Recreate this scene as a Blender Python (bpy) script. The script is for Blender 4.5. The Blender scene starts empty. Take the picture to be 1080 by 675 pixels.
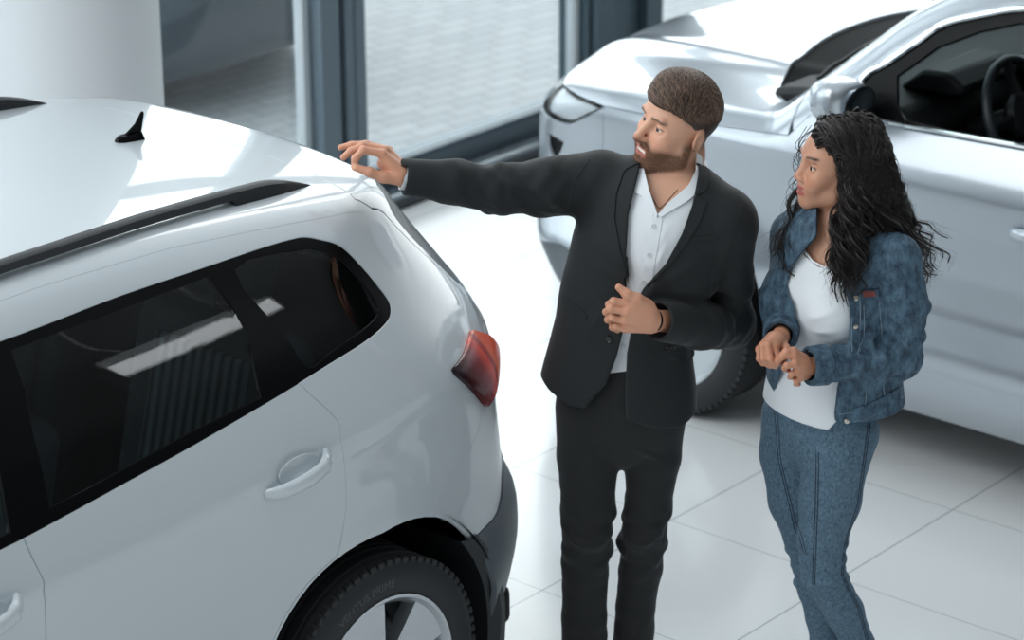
import bpy, bmesh, math, random
import numpy as np
from mathutils import Vector, Matrix
from mathutils.geometry import delaunay_2d_cdt

# ------------------------------------------------------------------ camera, world, light, exposure
S = bpy.context.scene
COL = S.collection
F_PX, PITCH, ROLL, YAW = 3022.19, 0.3731006, -0.0048103, 0.7058936
CAM = (-5.865489, -4.887305, 3.850919)
cd = bpy.data.cameras.new('camera'); cam = bpy.data.objects.new('camera', cd); COL.objects.link(cam)
cd.sensor_width = 36.0; cd.lens = F_PX * 36.0 / 1080.0; cd.clip_end = 200
_fw = Vector((math.cos(YAW) * math.cos(PITCH), math.sin(YAW) * math.cos(PITCH), -math.sin(PITCH)))
_rt = Vector((math.sin(YAW), -math.cos(YAW), 0)); _up = _rt.cross(_fw)
_r = math.cos(ROLL) * _rt + math.sin(ROLL) * _up; _u = -math.sin(ROLL) * _rt + math.cos(ROLL) * _up
cam.matrix_world = Matrix(((_r.x, _u.x, -_fw.x, CAM[0]), (_r.y, _u.y, -_fw.y, CAM[1]), (_r.z, _u.z, -_fw.z, CAM[2]), (0, 0, 0, 1)))
S.camera = cam
cd.dof.use_dof = True; cd.dof.focus_distance = 6.9; cd.dof.aperture_fstop = 3.6

S.view_settings.view_transform = 'Standard'; S.view_settings.look = 'None'
S.view_settings.gamma = 1.0; S.view_settings.use_curve_mapping = False
S.view_settings.exposure = 0.0

W_OUT, W_UP, W_IN = 3.0, 0.78, 0.13        # daylight side, ceiling side, inside of the hall
w = bpy.data.worlds.new('world'); S.world = w; w.use_nodes = True
nt = w.node_tree; nt.nodes.clear()
_N = nt.nodes.new
tc = _N('ShaderNodeTexCoord'); sx = _N('ShaderNodeSeparateXYZ'); nt.links.new(tc.outputs['Generated'], sx.inputs[0])
def _mr(src, a, b, c, d):
    m = _N('ShaderNodeMapRange'); m.interpolation_type = 'SMOOTHSTEP'
    for i, v in enumerate((a, b, c, d)): m.inputs[i + 1].default_value = v
    nt.links.new(src, m.inputs[0]); return m.outputs[0]
fy = _mr(sx.outputs[1], -0.25, 0.25, 0, 1); fz = _mr(sx.outputs[2], 0.35, 0.85, 0, 1)
m1 = _N('ShaderNodeMixRGB'); m1.inputs[1].default_value = (.86 * W_IN, .98 * W_IN, 1.02 * W_IN, 1); m1.inputs[2].default_value = (.945 * W_OUT, 1.0 * W_OUT, 1.015 * W_OUT, 1)
nt.links.new(fy, m1.inputs[0])
m2 = _N('ShaderNodeMixRGB'); m2.inputs[2].default_value = (.905 * W_UP, .99 * W_UP, 1.02 * W_UP, 1)
nt.links.new(fz, m2.inputs[0]); nt.links.new(m1.outputs[0], m2.inputs[1])
bg = _N('ShaderNodeBackground'); wo = _N('ShaderNodeOutputWorld')
nt.links.new(m2.outputs[0], bg.inputs[0]); nt.links.new(bg.outputs[0], wo.inputs[0])

def area_light(name, loc, target, sx_, sy_, power, col=(1, 1, 1)):
    l = bpy.data.lights.new(name, 'AREA'); l.shape = 'RECTANGLE'; l.size = sx_; l.size_y = sy_; l.energy = power; l.color = col
    o = bpy.data.objects.new(name, l); COL.objects.link(o); o.location = loc
    o.rotation_euler = (Vector(target) - Vector(loc)).to_track_quat('-Z', 'Y').to_euler(); return o
area_light('overhead_fill', (-3.5, 1.0, 5.6), (0.5, -.5, 0.8), 3.0, 2.0, 70, (.97, .99, 1))  # unseen area light without a fixture, added to lift the ambient level
sl = bpy.data.lights.new('hazy_sun', 'SUN'); sl.energy = 0.65; sl.angle = math.radians(28); sl.color = (1.0, .985, .96)
so = bpy.data.objects.new('hazy_sun', sl); COL.objects.link(so); so.rotation_euler = Vector((-.72, -.60, -.66)).to_track_quat('-Z', 'Y').to_euler()

# ------------------------------------------------------------------ helpers
def srgb(r, g, b):
    f = lambda c: (c / 255 / 12.92) if c / 255 <= .04045 else ((c / 255 + .055) / 1.055) ** 2.4
    return (f(r), f(g), f(b), 1)
_MATS = {}
def mat(name, col=(.8, .8, .8, 1), rough=.5, metal=0., **kw):
    if name in _MATS: return _MATS[name]
    m = bpy.data.materials.new(name); m.use_nodes = True; b = m.node_tree.nodes['Principled BSDF']
    b.inputs['Base Color'].default_value = col; b.inputs['Roughness'].default_value = rough; b.inputs['Metallic'].default_value = metal
    for k, v in kw.items(): b.inputs[k.replace('_', ' ')].default_value = v
    m.diffuse_color = col; _MATS[name] = m; return m
def nodes(m):
    t = m.node_tree; return t, t.nodes, t.links, t.nodes['Principled BSDF']
def add_noise(m, scale=30, c1=None, c2=None, bump=0., detail=4, stretch=(1, 1, 1), rough=.5, dist=.002, lo=.35, hi=.65, coord='Object'):
    t, N, L, b = nodes(m)
    tc = N.new('ShaderNodeTexCoord'); mp = N.new('ShaderNodeMapping'); mp.inputs['Scale'].default_value = stretch
    n = N.new('ShaderNodeTexNoise'); n.inputs['Scale'].default_value = scale; n.inputs['Detail'].default_value = detail; n.inputs['Roughness'].default_value = rough
    L.new(tc.outputs[coord], mp.inputs[0]); L.new(mp.outputs[0], n.inputs['Vector'])
    if c1:
        r = N.new('ShaderNodeValToRGB'); r.color_ramp.elements[0].position = lo; r.color_ramp.elements[1].position = hi
        r.color_ramp.elements[0].color = c1; r.color_ramp.elements[1].color = c2
        L.new(n.outputs['Fac'], r.inputs[0]); L.new(r.outputs[0], b.inputs['Base Color'])
    if bump:
        bp = N.new('ShaderNodeBump'); bp.inputs['Strength'].default_value = bump; bp.inputs['Distance'].default_value = dist
        L.new(n.outputs['Fac'], bp.inputs['Height']); L.new(bp.outputs[0], b.inputs['Normal'])
    return m

def link(o, parent=None):
    COL.objects.link(o)
    if parent is not None: o.parent = parent
    return o
def mesh_obj(name, v, f, m=None, parent=None, smooth=True, normals=None):
    me = bpy.data.meshes.new(name)
    if isinstance(v, np.ndarray): v = v.tolist()
    if isinstance(f, np.ndarray): f = f.tolist()
    me.from_pydata(v, [], f); me.update()
    if smooth: me.shade_smooth()
    if normals is not None: me.normals_split_custom_set_from_vertices(np.asarray(normals, float).tolist())
    o = bpy.data.objects.new(name, me)
    for q in (m if isinstance(m, (list, tuple)) else [m]):
        if q: me.materials.append(q)
    return link(o, parent)
def empty(name, loc=(0, 0, 0), rotz=0., label=None, cat=None, group=None, parent=None):
    o = bpy.data.objects.new(name, None); o.location = loc; o.rotation_euler = (0, 0, rotz); o.empty_display_size = .2
    tag(o, label, cat, group); return link(o, parent)
def tag(o, label=None, cat=None, group=None, kind=None):
    for k, v in (('label', label), ('category', cat), ('group', group), ('kind', kind)):
        if v: o[k] = v
    return o
class MB:
    """collects simple shapes into one mesh"""
    def __init__(s): s.v = []; s.f = []
    def add(s, v, f):
        k = len(s.v); s.v += [tuple(map(float, q)) for q in v]; s.f += [tuple(int(i) + k for i in q) for q in f]; return s
    def box(s, x0, x1, y0, y1, z0, z1, bev=.0, mtx=None):
        bm = bmesh.new(); bmesh.ops.create_cube(bm, size=1)
        for q in bm.verts: q.co = Vector(((x0 + x1) / 2 + q.co.x * (x1 - x0), (y0 + y1) / 2 + q.co.y * (y1 - y0), (z0 + z1) / 2 + q.co.z * (z1 - z0)))
        if bev: bmesh.ops.bevel(bm, geom=list(bm.edges), offset=bev, segments=3, profile=.5, affect='EDGES')
        if mtx is not None: bm.transform(mtx)
        bm.verts.index_update(); s.add([q.co for q in bm.verts], [[q.index for q in f.verts] for f in bm.faces]); bm.free(); return s
    def tube(s, pts, rad, n=10, closed=False, flat=1.0, up=None, caps=True):
        P = [Vector(p) for p in pts]; k = len(P); r = rad if isinstance(rad, (list, tuple, np.ndarray)) else [rad] * k
        V = []; prev = None
        for i, p in enumerate(P):
            t = (P[(i + 1) % k] - P[i - 1]) if closed else (P[min(i + 1, k - 1)] - P[max(i - 1, 0)])
            t.normalize()
            if prev is None:
                a = Vector(up) if up is not None else (Vector((0, 0, 1)) if abs(t.z) < .9 else Vector((1, 0, 0)))
            else: a = prev
            a = (a - t * a.dot(t)).normalized(); b = t.cross(a); prev = a
            for j in range(n):
                q = 2 * math.pi * j / n; V.append(p + a * (math.cos(q) * r[i]) + b * (math.sin(q) * r[i] * flat))
        Fc = []
        for i in range(k if closed else k - 1):
            for j in range(n):
                i2 = (i + 1) % k; Fc.append((i * n + j, i2 * n + j, i2 * n + (j + 1) % n, i * n + (j + 1) % n))
        if not closed and caps: Fc += [tuple(range(n - 1, -1, -1)), tuple((k - 1) * n + j for j in range(n))]
        # outward winding
        return s.add(V, [tuple(reversed(q)) for q in Fc])
    def lathe(s, prof, n=48, axis='Z', mtx=None, closed=False):
        V = []; Fc = []; k = len(prof)
        for i in range(n):
            a = 2 * math.pi * i / n; c, d = math.cos(a), math.sin(a)
            for r, h in prof:
                q = Vector((r * c, r * d, h)) if axis == 'Z' else Vector((r * c, h, r * d))
                V.append(mtx @ q if mtx is not None else q)
        for i in range(n):
            for j in range(k if closed else k - 1):
                i2 = (i + 1) % n; j2 = (j + 1) % k; Fc.append((i * k + j, i2 * k + j, i2 * k + j2, i * k + j2))
        return s.add(V, Fc if axis == 'Z' else [tuple(reversed(q)) for q in Fc])
    def prism(s, poly, h0, h1, mp):
        """poly 2d list extruded between h0,h1 ; mp(a,b,h)->xyz"""
        n = len(poly); V = [mp(a, b, h0) for a, b in poly] + [mp(a, b, h1) for a, b in poly]
        Fc = [tuple(range(n - 1, -1, -1)), tuple(range(n, 2 * n))] + [(i, (i + 1) % n, n + (i + 1) % n, n + i) for i in range(n)]
        return s.add(V, Fc)
    def build(s, name, m, parent=None, smooth=True, bevel=0, angle=35):
        o = mesh_obj(name, s.v, s.f, m, parent, False)
        bm = bmesh.new(); bm.from_mesh(o.data); bmesh.ops.recalc_face_normals(bm, faces=bm.faces); bm.to_mesh(o.data); bm.free()
        if smooth:
            o.data.shade_smooth(); o.data.set_sharp_from_angle(angle=math.radians(angle))
        if bevel:
            b = o.modifiers.new('bevel', 'BEVEL'); b.width = bevel; b.segments = 2; b.limit_method = 'ANGLE'
        return o
def catmull(P, n=8, closed=False):
    P = np.asarray(P, float); k = len(P); out = []
    rng = range(k if closed else k - 1)
    for i in rng:
        g = lambda j: P[j % k] if closed else P[min(max(j, 0), k - 1)]
        a, b, c, d = g(i - 1), g(i), g(i + 1), g(i + 2)
        for t in np.linspace(0, 1, n, endpoint=False):
            out.append(.5 * ((2 * b) + (c - a) * t + (2 * a - 5 * b + 4 * c - d) * t * t + (3 * b - a - 3 * c + d) * t ** 3))
    if not closed: out.append(P[-1])
    return np.array(out)
# ------------------------------------------------------------------ the showroom
TX, TY, WALL = 0.62957, 0.63361, 2.80
def floor_material():
    m = mat('floor_tile', srgb(232, 236, 239), .16); t, N, L, b = nodes(m)
    b.inputs['Specular IOR Level'].default_value = .5
    tc = N.new('ShaderNodeTexCoord'); s = N.new('ShaderNodeSeparateXYZ'); L.new(tc.outputs['Object'], s.inputs[0])
    def line(out, period, wd):
        a = N.new('ShaderNodeMath'); a.operation = 'DIVIDE'; L.new(out, a.inputs[0]); a.inputs[1].default_value = period
        f = N.new('ShaderNodeMath'); f.operation = 'PINGPONG'; L.new(a.outputs[0], f.inputs[0]); f.inputs[1].default_value = .5
        c = N.new('ShaderNodeMath'); c.operation = 'LESS_THAN'; L.new(f.outputs[0], c.inputs[0]); c.inputs[1].default_value = wd / period
        return c.outputs[0]
    a, c = line(s.outputs[0], TX, .0013), line(s.outputs[1], TY, .0020)
    mx = N.new('ShaderNodeMath'); mx.operation = 'MAXIMUM'; L.new(a, mx.inputs[0]); L.new(c, mx.inputs[1])
    n = N.new('ShaderNodeTexNoise'); n.inputs['Scale'].default_value = .8; n.inputs['Detail'].default_value = 2; L.new(tc.outputs['Object'], n.inputs['Vector'])
    r = N.new('ShaderNodeValToRGB'); r.color_ramp.elements[0].color = srgb(240, 242, 243); r.color_ramp.elements[1].color = srgb(247, 248, 249); L.new(n.outputs['Fac'], r.inputs[0])
    mix = N.new('ShaderNodeMixRGB'); L.new(mx.outputs[0], mix.inputs[0]); L.new(r.outputs[0], mix.inputs[1]); mix.inputs[2].default_value = srgb(148, 156, 162)
    L.new(mix.outputs[0], b.inputs['Base Color'])
    return m
def slab(name, x0, x1, y0, y1, z0, z1, m): return MB().box(x0, x1, y0, y1, z0, z1).build(name, m, smooth=False)
tag(slab('floor', -9, 12, -9, WALL, -.12, 0, floor_material()), kind='structure')
pav = mat('grey_pavers', srgb(200, 203, 206), .75)
def paver_nodes():
    t, N, L, b = nodes(pav)
    tc = N.new('ShaderNodeTexCoord'); mp = N.new('ShaderNodeMapping'); mp.inputs['Rotation'].default_value = (0, 0, .12)
    br = N.new('ShaderNodeTexBrick'); br.inputs['Scale'].default_value = 1.0; br.inputs['Brick Width'].default_value = .21; br.inputs['Row Height'].default_value = .105
    br.inputs['Mortar Size'].default_value = .006; br.inputs['Mortar Smooth'].default_value = .3
    br.inputs['Color1'].default_value = srgb(226, 228, 230); br.inputs['Color2'].default_value = srgb(212, 215, 218); br.inputs['Mortar'].default_value = srgb(176, 180, 184)
    L.new(tc.outputs['Object'], mp.inputs[0]); L.new(mp.outputs[0], br.inputs['Vector']); L.new(br.outputs['Color'], b.inputs['Base Color'])
paver_nodes()
tag(slab('ground', -9, 14, WALL, 24, -.16, -.04, pav), kind='structure')

fr = mat('grey_aluminium', srgb(112, 126, 136), .42, .35); frd = mat('dark_grey_aluminium', srgb(72, 88, 98), .4, .3); frl = mat('light_reveal', srgb(205, 212, 217), .5)
glass = mat('window_glass', (.93, .97, .98, 1), .0, 0, Transmission_Weight=1.0, IOR=1.01, Specular_IOR_Level=.5)
def thin_glass(name, tint, refl=.09, rough=0.):
    m = bpy.data.materials.new(name); m.use_nodes = True; t = m.node_tree; t.nodes.clear(); N = t.nodes.new
    o = N('ShaderNodeOutputMaterial'); mx = N('ShaderNodeMixShader'); tr = N('ShaderNodeBsdfTransparent'); gl = N('ShaderNodeBsdfGlossy'); fz = N('ShaderNodeFresnel')
    tr.inputs[0].default_value = tint; gl.inputs['Roughness'].default_value = rough; 
    ge = N('ShaderNodeNewGeometry'); mr = N('ShaderNodeMapRange'); t.links.new(ge.outputs['Backfacing'], mr.inputs[0]); mr.inputs[3].default_value = 1.5; mr.inputs[4].default_value = 1 / 1.5; t.links.new(mr.outputs[0], fz.inputs[0])
    t.links.new(fz.outputs[0], mx.inputs[0]); t.links.new(tr.outputs[0], mx.inputs[1]); t.links.new(gl.outputs[0], mx.inputs[2]); t.links.new(mx.outputs[0], o.inputs[0])
    return m
pane_glass = thin_glass('clear_pane_glass', (.93, .96, .97, 1))
MX = [(-3.4, -3.1), (-.62, -.36), (1.93, 2.165), (3.62, 4.16), (6.6, 6.86), (9.4, 9.66)]
TOPZ = 5.8
for i in range(len(MX) - 1):
    x0, x1 = MX[i][1], MX[i + 1][0]
    wd = tag(empty('window_%d' % (i + 1), ((x0 + x1) / 2, WALL, 0)), kind='structure')
    def P(bm, n, m): 
        o = bm.build(n, m, wd, smooth=False, bevel=.004); o.location = (-(x0 + x1) / 2, -WALL, 0); return o
    y = WALL
    f = MB(); f.box(x0, x1, y - .02, y + .06, 0, .16); f.box(x0, x1, y - .02, y + .06, 2.86, 3.06); f.box(x0, x1, y - .02, y + .06, TOPZ - .2, TOPZ)
    P(f, 'frame', fr)
    s_ = MB(); s_.box(x0, x1, y - .05, y - .021, .135, .16); s_.box(x0, x1, y - .05, y - .021, .0, .03); P(s_, 'rail', frd)
    r_ = MB(); r_.box(x0, x0 + .035, y + .0, y + .05, .16, 2.86); r_.box(x1 - .035, x1, y, y + .05, .16, 2.86); P(r_, 'reveal', frl)
    g = MB(); g.box(x0 + .03, x1 - .03, y + .025, y + .033, .15, 2.88); g.box(x0 + .01, x1 - .01, y + .025, y + .033, 3.04, TOPZ - .18); P(g, 'pane', pane_glass)
for i, (a, b) in enumerate(MX):
    t = MB(); w3 = (b - a)
    if w3 > .4:
        t.box(a, b, WALL - .05, WALL + .12, 0, TOPZ); t.box(a + .02, a + .13, WALL - .10, WALL - .05, 0, TOPZ); t.box(b - .18, b - .07, WALL - .10, WALL - .05, 0, TOPZ)
    else:
        t.box(a, a + w3 * .44, WALL - .07, WALL + .08, 0, TOPZ); t.box(a + w3 * .44, a + w3 * .52, WALL - .03, WALL + .06, 0, TOPZ); t.box(a + w3 * .52, b, WALL - .085, WALL + .08, 0, TOPZ)
        t.box(a + w3 * .72, a + w3 * .78, WALL - .095, WALL - .08, 0, TOPZ)
    tag(t.build('trim_%d' % (i + 1), fr if w3 < .4 else frd, smooth=False, bevel=.006), kind='structure')
# low heating duct with a pale lid running along the foot of the glass
d = MB(); d.box(-3.4, 9.6, WALL - .13, WALL - .052, 0, .055, .01)
tag(d.build('baseboard_window', mat('pale_metal_strip', srgb(188, 198, 205), .25, .7), smooth=False), kind='structure')
d = MB(); d.box(-3.4, 9.6, WALL - .16, WALL - .13, 0, .025)
tag(d.build('trim_9', mat('dark_strip', srgb(38, 44, 50), .5), smooth=False), kind='structure')
pc = MB().lathe([(.33, 0), (.33, TOPZ)], 64); pc.v = [(x + .17, y + 2.22, z) for x, y, z in pc.v]
pl = pc.build('pillar', mat('white_plaster', srgb(236, 240, 243), .6)); tag(pl, kind='structure')
# ------------------------------------------------------------------ the body surface of the sport utility cars
# car frame: x forward from the rear axle, y left, z up; gfun is zero on the painted skin
def _tab(pts,lo,hi,sig,n=1200):
    a=np.array(pts,float); g=np.linspace(lo,hi,n); y=np.interp(g,a[:,0],a[:,1])
    # linear extrapolation
    st=(hi-lo)/n; m=int(4*sig/st)+1; k=np.exp(-.5*(np.arange(-m,m+1)*st/sig)**2); k/=k.sum()
    yp=np.concatenate([y[0]+(y[1]-y[0])*np.arange(-m,0),y,y[-1]+(y[-1]-y[-2])*np.arange(1,m+1)])
    ys=np.convolve(yp,k,'valid')
    return lambda q: np.interp(q,g,ys)
def setcar(k):
    global HC,ZS
    HC,ZS=(HCW,1.) if k==0 else (HCS,1.06)
def smax(a,b,k):
    h=np.maximum(k-np.abs(a-b),0)/k
    return np.maximum(a,b)+h*h*k*.25
def smin(a,b,k): return -smax(-a,-b,k)
WZ=_tab([(.0,.70),(.16,.77),(.24,.83),(.30,.868),(.40,.905),(.45,.915),(.58,.877),(.70,.882),(.84,.903),(.93,.921),(.975,.930),(1.02,.921),(1.10,.890),(1.16,.862),(1.25,.818),(1.40,.735),(1.50,.675),(1.56,.645),(1.70,.57)],0,1.8,.012)
DR=_tab([(-1,.13),(-.4,.10),(.2,.055),(.8,.015),(1.4,0),(2.0,-.012),(2.6,-.015),(3.6,-.06)],-1,3.6,.15)
TP=_tab([(-1.0,.135),(-.8,.085),(-.6,.05),(-.3,.018),(0,0),(.6,.0),(2.2,0),(2.7,.0),(3.0,.03),(3.3,.085),(3.5,.15)],-1,3.6,.08)
RC=_tab([(-.75,1.47),(-.5,1.52),(-.3,1.555),(.0,1.592),(.4,1.618),(.8,1.627),(1.2,1.615),(1.5,1.58),(1.8,1.52),(2.2,1.42)],-1,2.4,.10)
HCW=_tab([(-1,1.13),(1.6,1.10),(2.1,1.075),(2.5,1.045),(2.9,1.0),(3.15,.955),(3.3,.905),(3.42,.82),(3.6,.6)],-1,3.6,.06)
HCS=_tab([(-1,1.22),(1.6,1.22),(2.1,1.21),(2.5,1.19),(2.9,1.16),(3.15,1.13),(3.3,1.09),(3.42,1.01),(3.6,.80)],-1,3.6,.06)
HC=HCW; ZS=1.0
XR=_tab([(.0,-.64),(.16,-.68),(.26,-.75),(.34,-.82),(.50,-.872),(.60,-.868),(.635,-.835),(.70,-.815),(.88,-.80),(.98,-.80),(1.06,-.79),(1.10,-.77),(1.16,-.735),(1.34,-.585),(1.44,-.505),(1.52,-.465),(1.65,-.42)],0,1.8,.022)
XF=_tab([(.0,3.28),(.16,3.33),(.26,3.40),(.40,3.465),(.55,3.485),(.70,3.47),(.80,3.455),(.9,3.43),(1.1,3.33)],0,1.8,.02)
def flare(x,z):
    o=0
    for xw in (0.,2.638):
        d=np.hypot(x-xw,z-.34)
        o=o+.026*np.exp(-((d-.40)/.085)**2)*(z<1)
    return o
def W(x,z):
    z=z/ZS
    return WZ(z-DR(x)*np.clip((z-.55)/.4,0,1)*np.clip((1.6-z)/.35,0,1))-TP(x)+flare(x,z)
def hood(x,y):
    a=np.abs(y)
    rid=.016*np.exp(-((a-(.42+.10*np.clip((3.3-x)/1.2,0,1)))/.06)**2)*np.clip((3.45-x)/.3,0,1)
    return HC(x)-.075*(y/.8)**2+rid*(x>1.9)
CK=_tab([(0,1.3),(.5,1.3),(.9,1.35),(1.1,1.7),(1.3,3.3),(1.45,4.6),(1.7,5.0)],0,1.8,.08)
def gfun(x,y,z):
    y=np.abs(y)
    side=(y-W(x,z))*.92
    low=smax(z-hood(x,y),(x-(XF(z/ZS-(ZS-1)*.6)-.24*y**2-.12*np.maximum(y-.5,0)**2))*.85,.10)
    rear=(XR(z)+.16*y**2+CK(z)*np.maximum(y-.45,0)**2-x)*.85
    ws=((x-2.30+.22*y**2)*.50+(z-1.03*ZS-(ZS-1))*.80)   # windscreen
    ws=ws/np.hypot(.5,.8)
    if ZS>1: ws=((x-2.375+.22*y**2)*.82+(z-1.15))/np.hypot(.82,1)
    roof=z-(RC(x)*ZS-.022*(y/.6)**2-.014*(y/.6)**4)
    gh=np.maximum(smax(roof,ws,.10),.9-z)
    top=smin(low,gh,.02)
    return smax(smax(side,top,.07),rear,.075)
def hit(o,d,t0,t1,n=160,fun=gfun):
    """first crossing from outside(+) to inside along o+t d ; arrays (...,3)"""
    o,d=np.broadcast_arrays(o,d); sh=o.shape[:-1]
    t=np.full(sh,np.nan); prev=fun(*np.moveaxis(o+d*t0,-1,0)); found=np.zeros(sh,bool); a=np.full(sh,t0); b=np.full(sh,t1)
    st=(t1-t0)/n
    for i in range(1,n+1):
        tt=t0+st*i; v=fun(*np.moveaxis(o+d*tt,-1,0))
        new=(~found)&(prev>0)&(v<=0); a=np.where(new,tt-st,a); b=np.where(new,tt,b); found|=new; prev=v
    for i in range(24):
        m=(a+b)/2; v=fun(*np.moveaxis(o+d*m[...,None],-1,0)); a=np.where(v>0,m,a); b=np.where(v>0,b,m)
    return np.where(found,(a+b)/2,np.nan)
XRA, XFA, YA, ZA, RHO = -.22, 2.9, .35, .93, .55      # spine of the ray fan that unrolls the skin
def _vz(h, z):
    th = math.atan2(z - ZA, h); return z if z <= ZA else ZA + RHO * th
def inv(p, wrap=True):
    x, y, z = p; y = abs(y)
    if wrap and x < XRA:
        if y > YA: ph = math.atan2(XRA - x, y - YA); return (XRA - .5 * ph, _vz(math.hypot(XRA - x, y - YA), z))
        return (XRA - .25 * math.pi - (YA - y), _vz(XRA - x, z))
    if wrap and x > XFA:
        if y > YA: ph = math.atan2(x - XFA, y - YA); return (XFA + .5 * ph, _vz(math.hypot(x - XFA, y - YA), z))
        return (XFA + .25 * math.pi + (YA - y), _vz(x - XFA, z))
    if z > ZA and y <= YA: return (x, ZA + RHO * math.pi / 2 + (YA - y))
    return (x, _vz(y - YA, z))
def rays(uv, wrap=True):
    u, v = uv[:, 0], uv[:, 1]; n = len(u)
    ox, oy = u.copy(), np.full(n, YA); dx, dy = np.zeros(n), np.ones(n)
    if wrap:
        a = u < XRA; ph = np.clip((XRA - u) / .5, 0, math.pi / 2); ox[a] = XRA; dx[a] = -np.sin(ph[a]); dy[a] = np.cos(ph[a])
        q = u < XRA - .25 * math.pi; oy[q] = YA - (XRA - .25 * math.pi - u[q])
        a = u > XFA; ph = np.clip((u - XFA) / .5, 0, math.pi / 2); ox[a] = XFA; dx[a] = np.sin(ph[a]); dy[a] = np.cos(ph[a])
        q = u > XFA + .25 * math.pi; oy[q] = YA - (u[q] - XFA - .25 * math.pi)
    th = np.clip((v - ZA) / RHO, 0, math.pi / 2); top = v > ZA + RHO * math.pi / 2
    oy = np.where(top, YA - (v - ZA - RHO * math.pi / 2), oy)
    c, s_ = np.cos(th), np.sin(th)
    o = np.stack([ox, oy, np.minimum(v, ZA)], -1); d = np.stack([dx * c, dy * c, s_], -1)
    return o, d
def on_skin(uv, wrap=True):
    o, d = rays(np.asarray(uv, float), wrap)
    t = hit(o + d * 1.6, -d, 0, 1.6, 110); t = np.where(np.isnan(t), 1.2, t); p = o + d * (1.6 - t)[:, None]
    e = 2e-3; g = np.stack([gfun(*(p + np.eye(3)[i] * e).T) - gfun(*(p - np.eye(3)[i] * e).T) for i in range(3)], -1)
    # keep the normal from mirroring across the centre plane
    g[:, 1] = np.where(np.abs(p[:, 1]) < e, 0, g[:, 1]); g /= np.linalg.norm(g, axis=1, keepdims=True) + 1e-9
    return p, g
def inpoly(pts, poly):
    x, y = pts[:, 0], pts[:, 1]; c = np.zeros(len(x), bool); P = np.asarray(poly); j = len(P) - 1
    for i in range(len(P)):
        xi, yi, xj, yj = *P[i], *P[j]
        if yi != yj: c ^= ((yi > y) != (yj > y)) & (x < (xj - xi) * (y - yi) / (yj - yi) + xi)
        j = i
    return c
def dens(line, step=.02):
    out = []
    for a, b in zip(line[:-1], line[1:]):
        a, b = np.array(a, float), np.array(b, float); k = max(1, int(np.hypot(*(b - a)) / step))
        out += [tuple(a + (b - a) * i / k) for i in range(k)]
    return out + [tuple(line[-1])]
def cdt(polys, lines, box, gu, gv, jit=0):
    """constrained triangulation of a box with the given closed polys; returns verts, tris"""
    V = []; E = []; idx = {}
    def vid(p):
        k = (round(p[0], 4), round(p[1], 4))
        if k not in idx: idx[k] = len(V); V.append(k)
        return idx[k]
    for P in polys:
        q = dens(list(P) + [P[0]]); ids = [vid(p) for p in q]; E += [(a, b) for a, b in zip(ids[:-1], ids[1:]) if a != b]
    for P in lines:
        q = dens(P); ids = [vid(p) for p in q]; E += [(a, b) for a, b in zip(ids[:-1], ids[1:]) if a != b]
    bp = np.array(V) if V else np.zeros((0, 2))
    us = np.arange(box[0], box[1], gu); vs = np.arange(box[2], box[3], gv); G = np.stack(np.meshgrid(us, vs), -1).reshape(-1, 2)
    if len(bp):
        key = set(map(tuple, np.floor(bp / .012).astype(int).tolist())); keep = []
        gi = np.floor(G / .012).astype(int)
        for k in range(len(G)):
            a, b = gi[k]
            keep.append(not any((a + i, b + j) in key for i in (-1, 0, 1) for j in (-1, 0, 1)))
        G = G[np.array(keep)]
    V2 = [Vector(p) for p in V] + [Vector(p) for p in G.tolist()]
    r = delaunay_2d_cdt(V2, E, [], 0, 1e-5)
    V = np.array([tuple(p) for p in r[0]]); T = np.array([tuple(f) for f in r[2] if len(f) == 3], int); a = V[T]
    L = np.max([np.hypot(*(a[:, i] - a[:, i - 1]).T) for i in range(3)], 0); A = np.abs((a[:, 1, 0] - a[:, 0, 0]) * (a[:, 2, 1] - a[:, 0, 1]) - (a[:, 1, 1] - a[:, 0, 1]) * (a[:, 2, 0] - a[:, 0, 0]))
    ok = (A / (L + 1e-9) > 2e-4) & (V[T].max(1)[:, 1] < box[3] + 1e-5) & (V[T].min(1)[:, 1] > box[2] - 1e-5)
    return V, T[ok]
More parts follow.
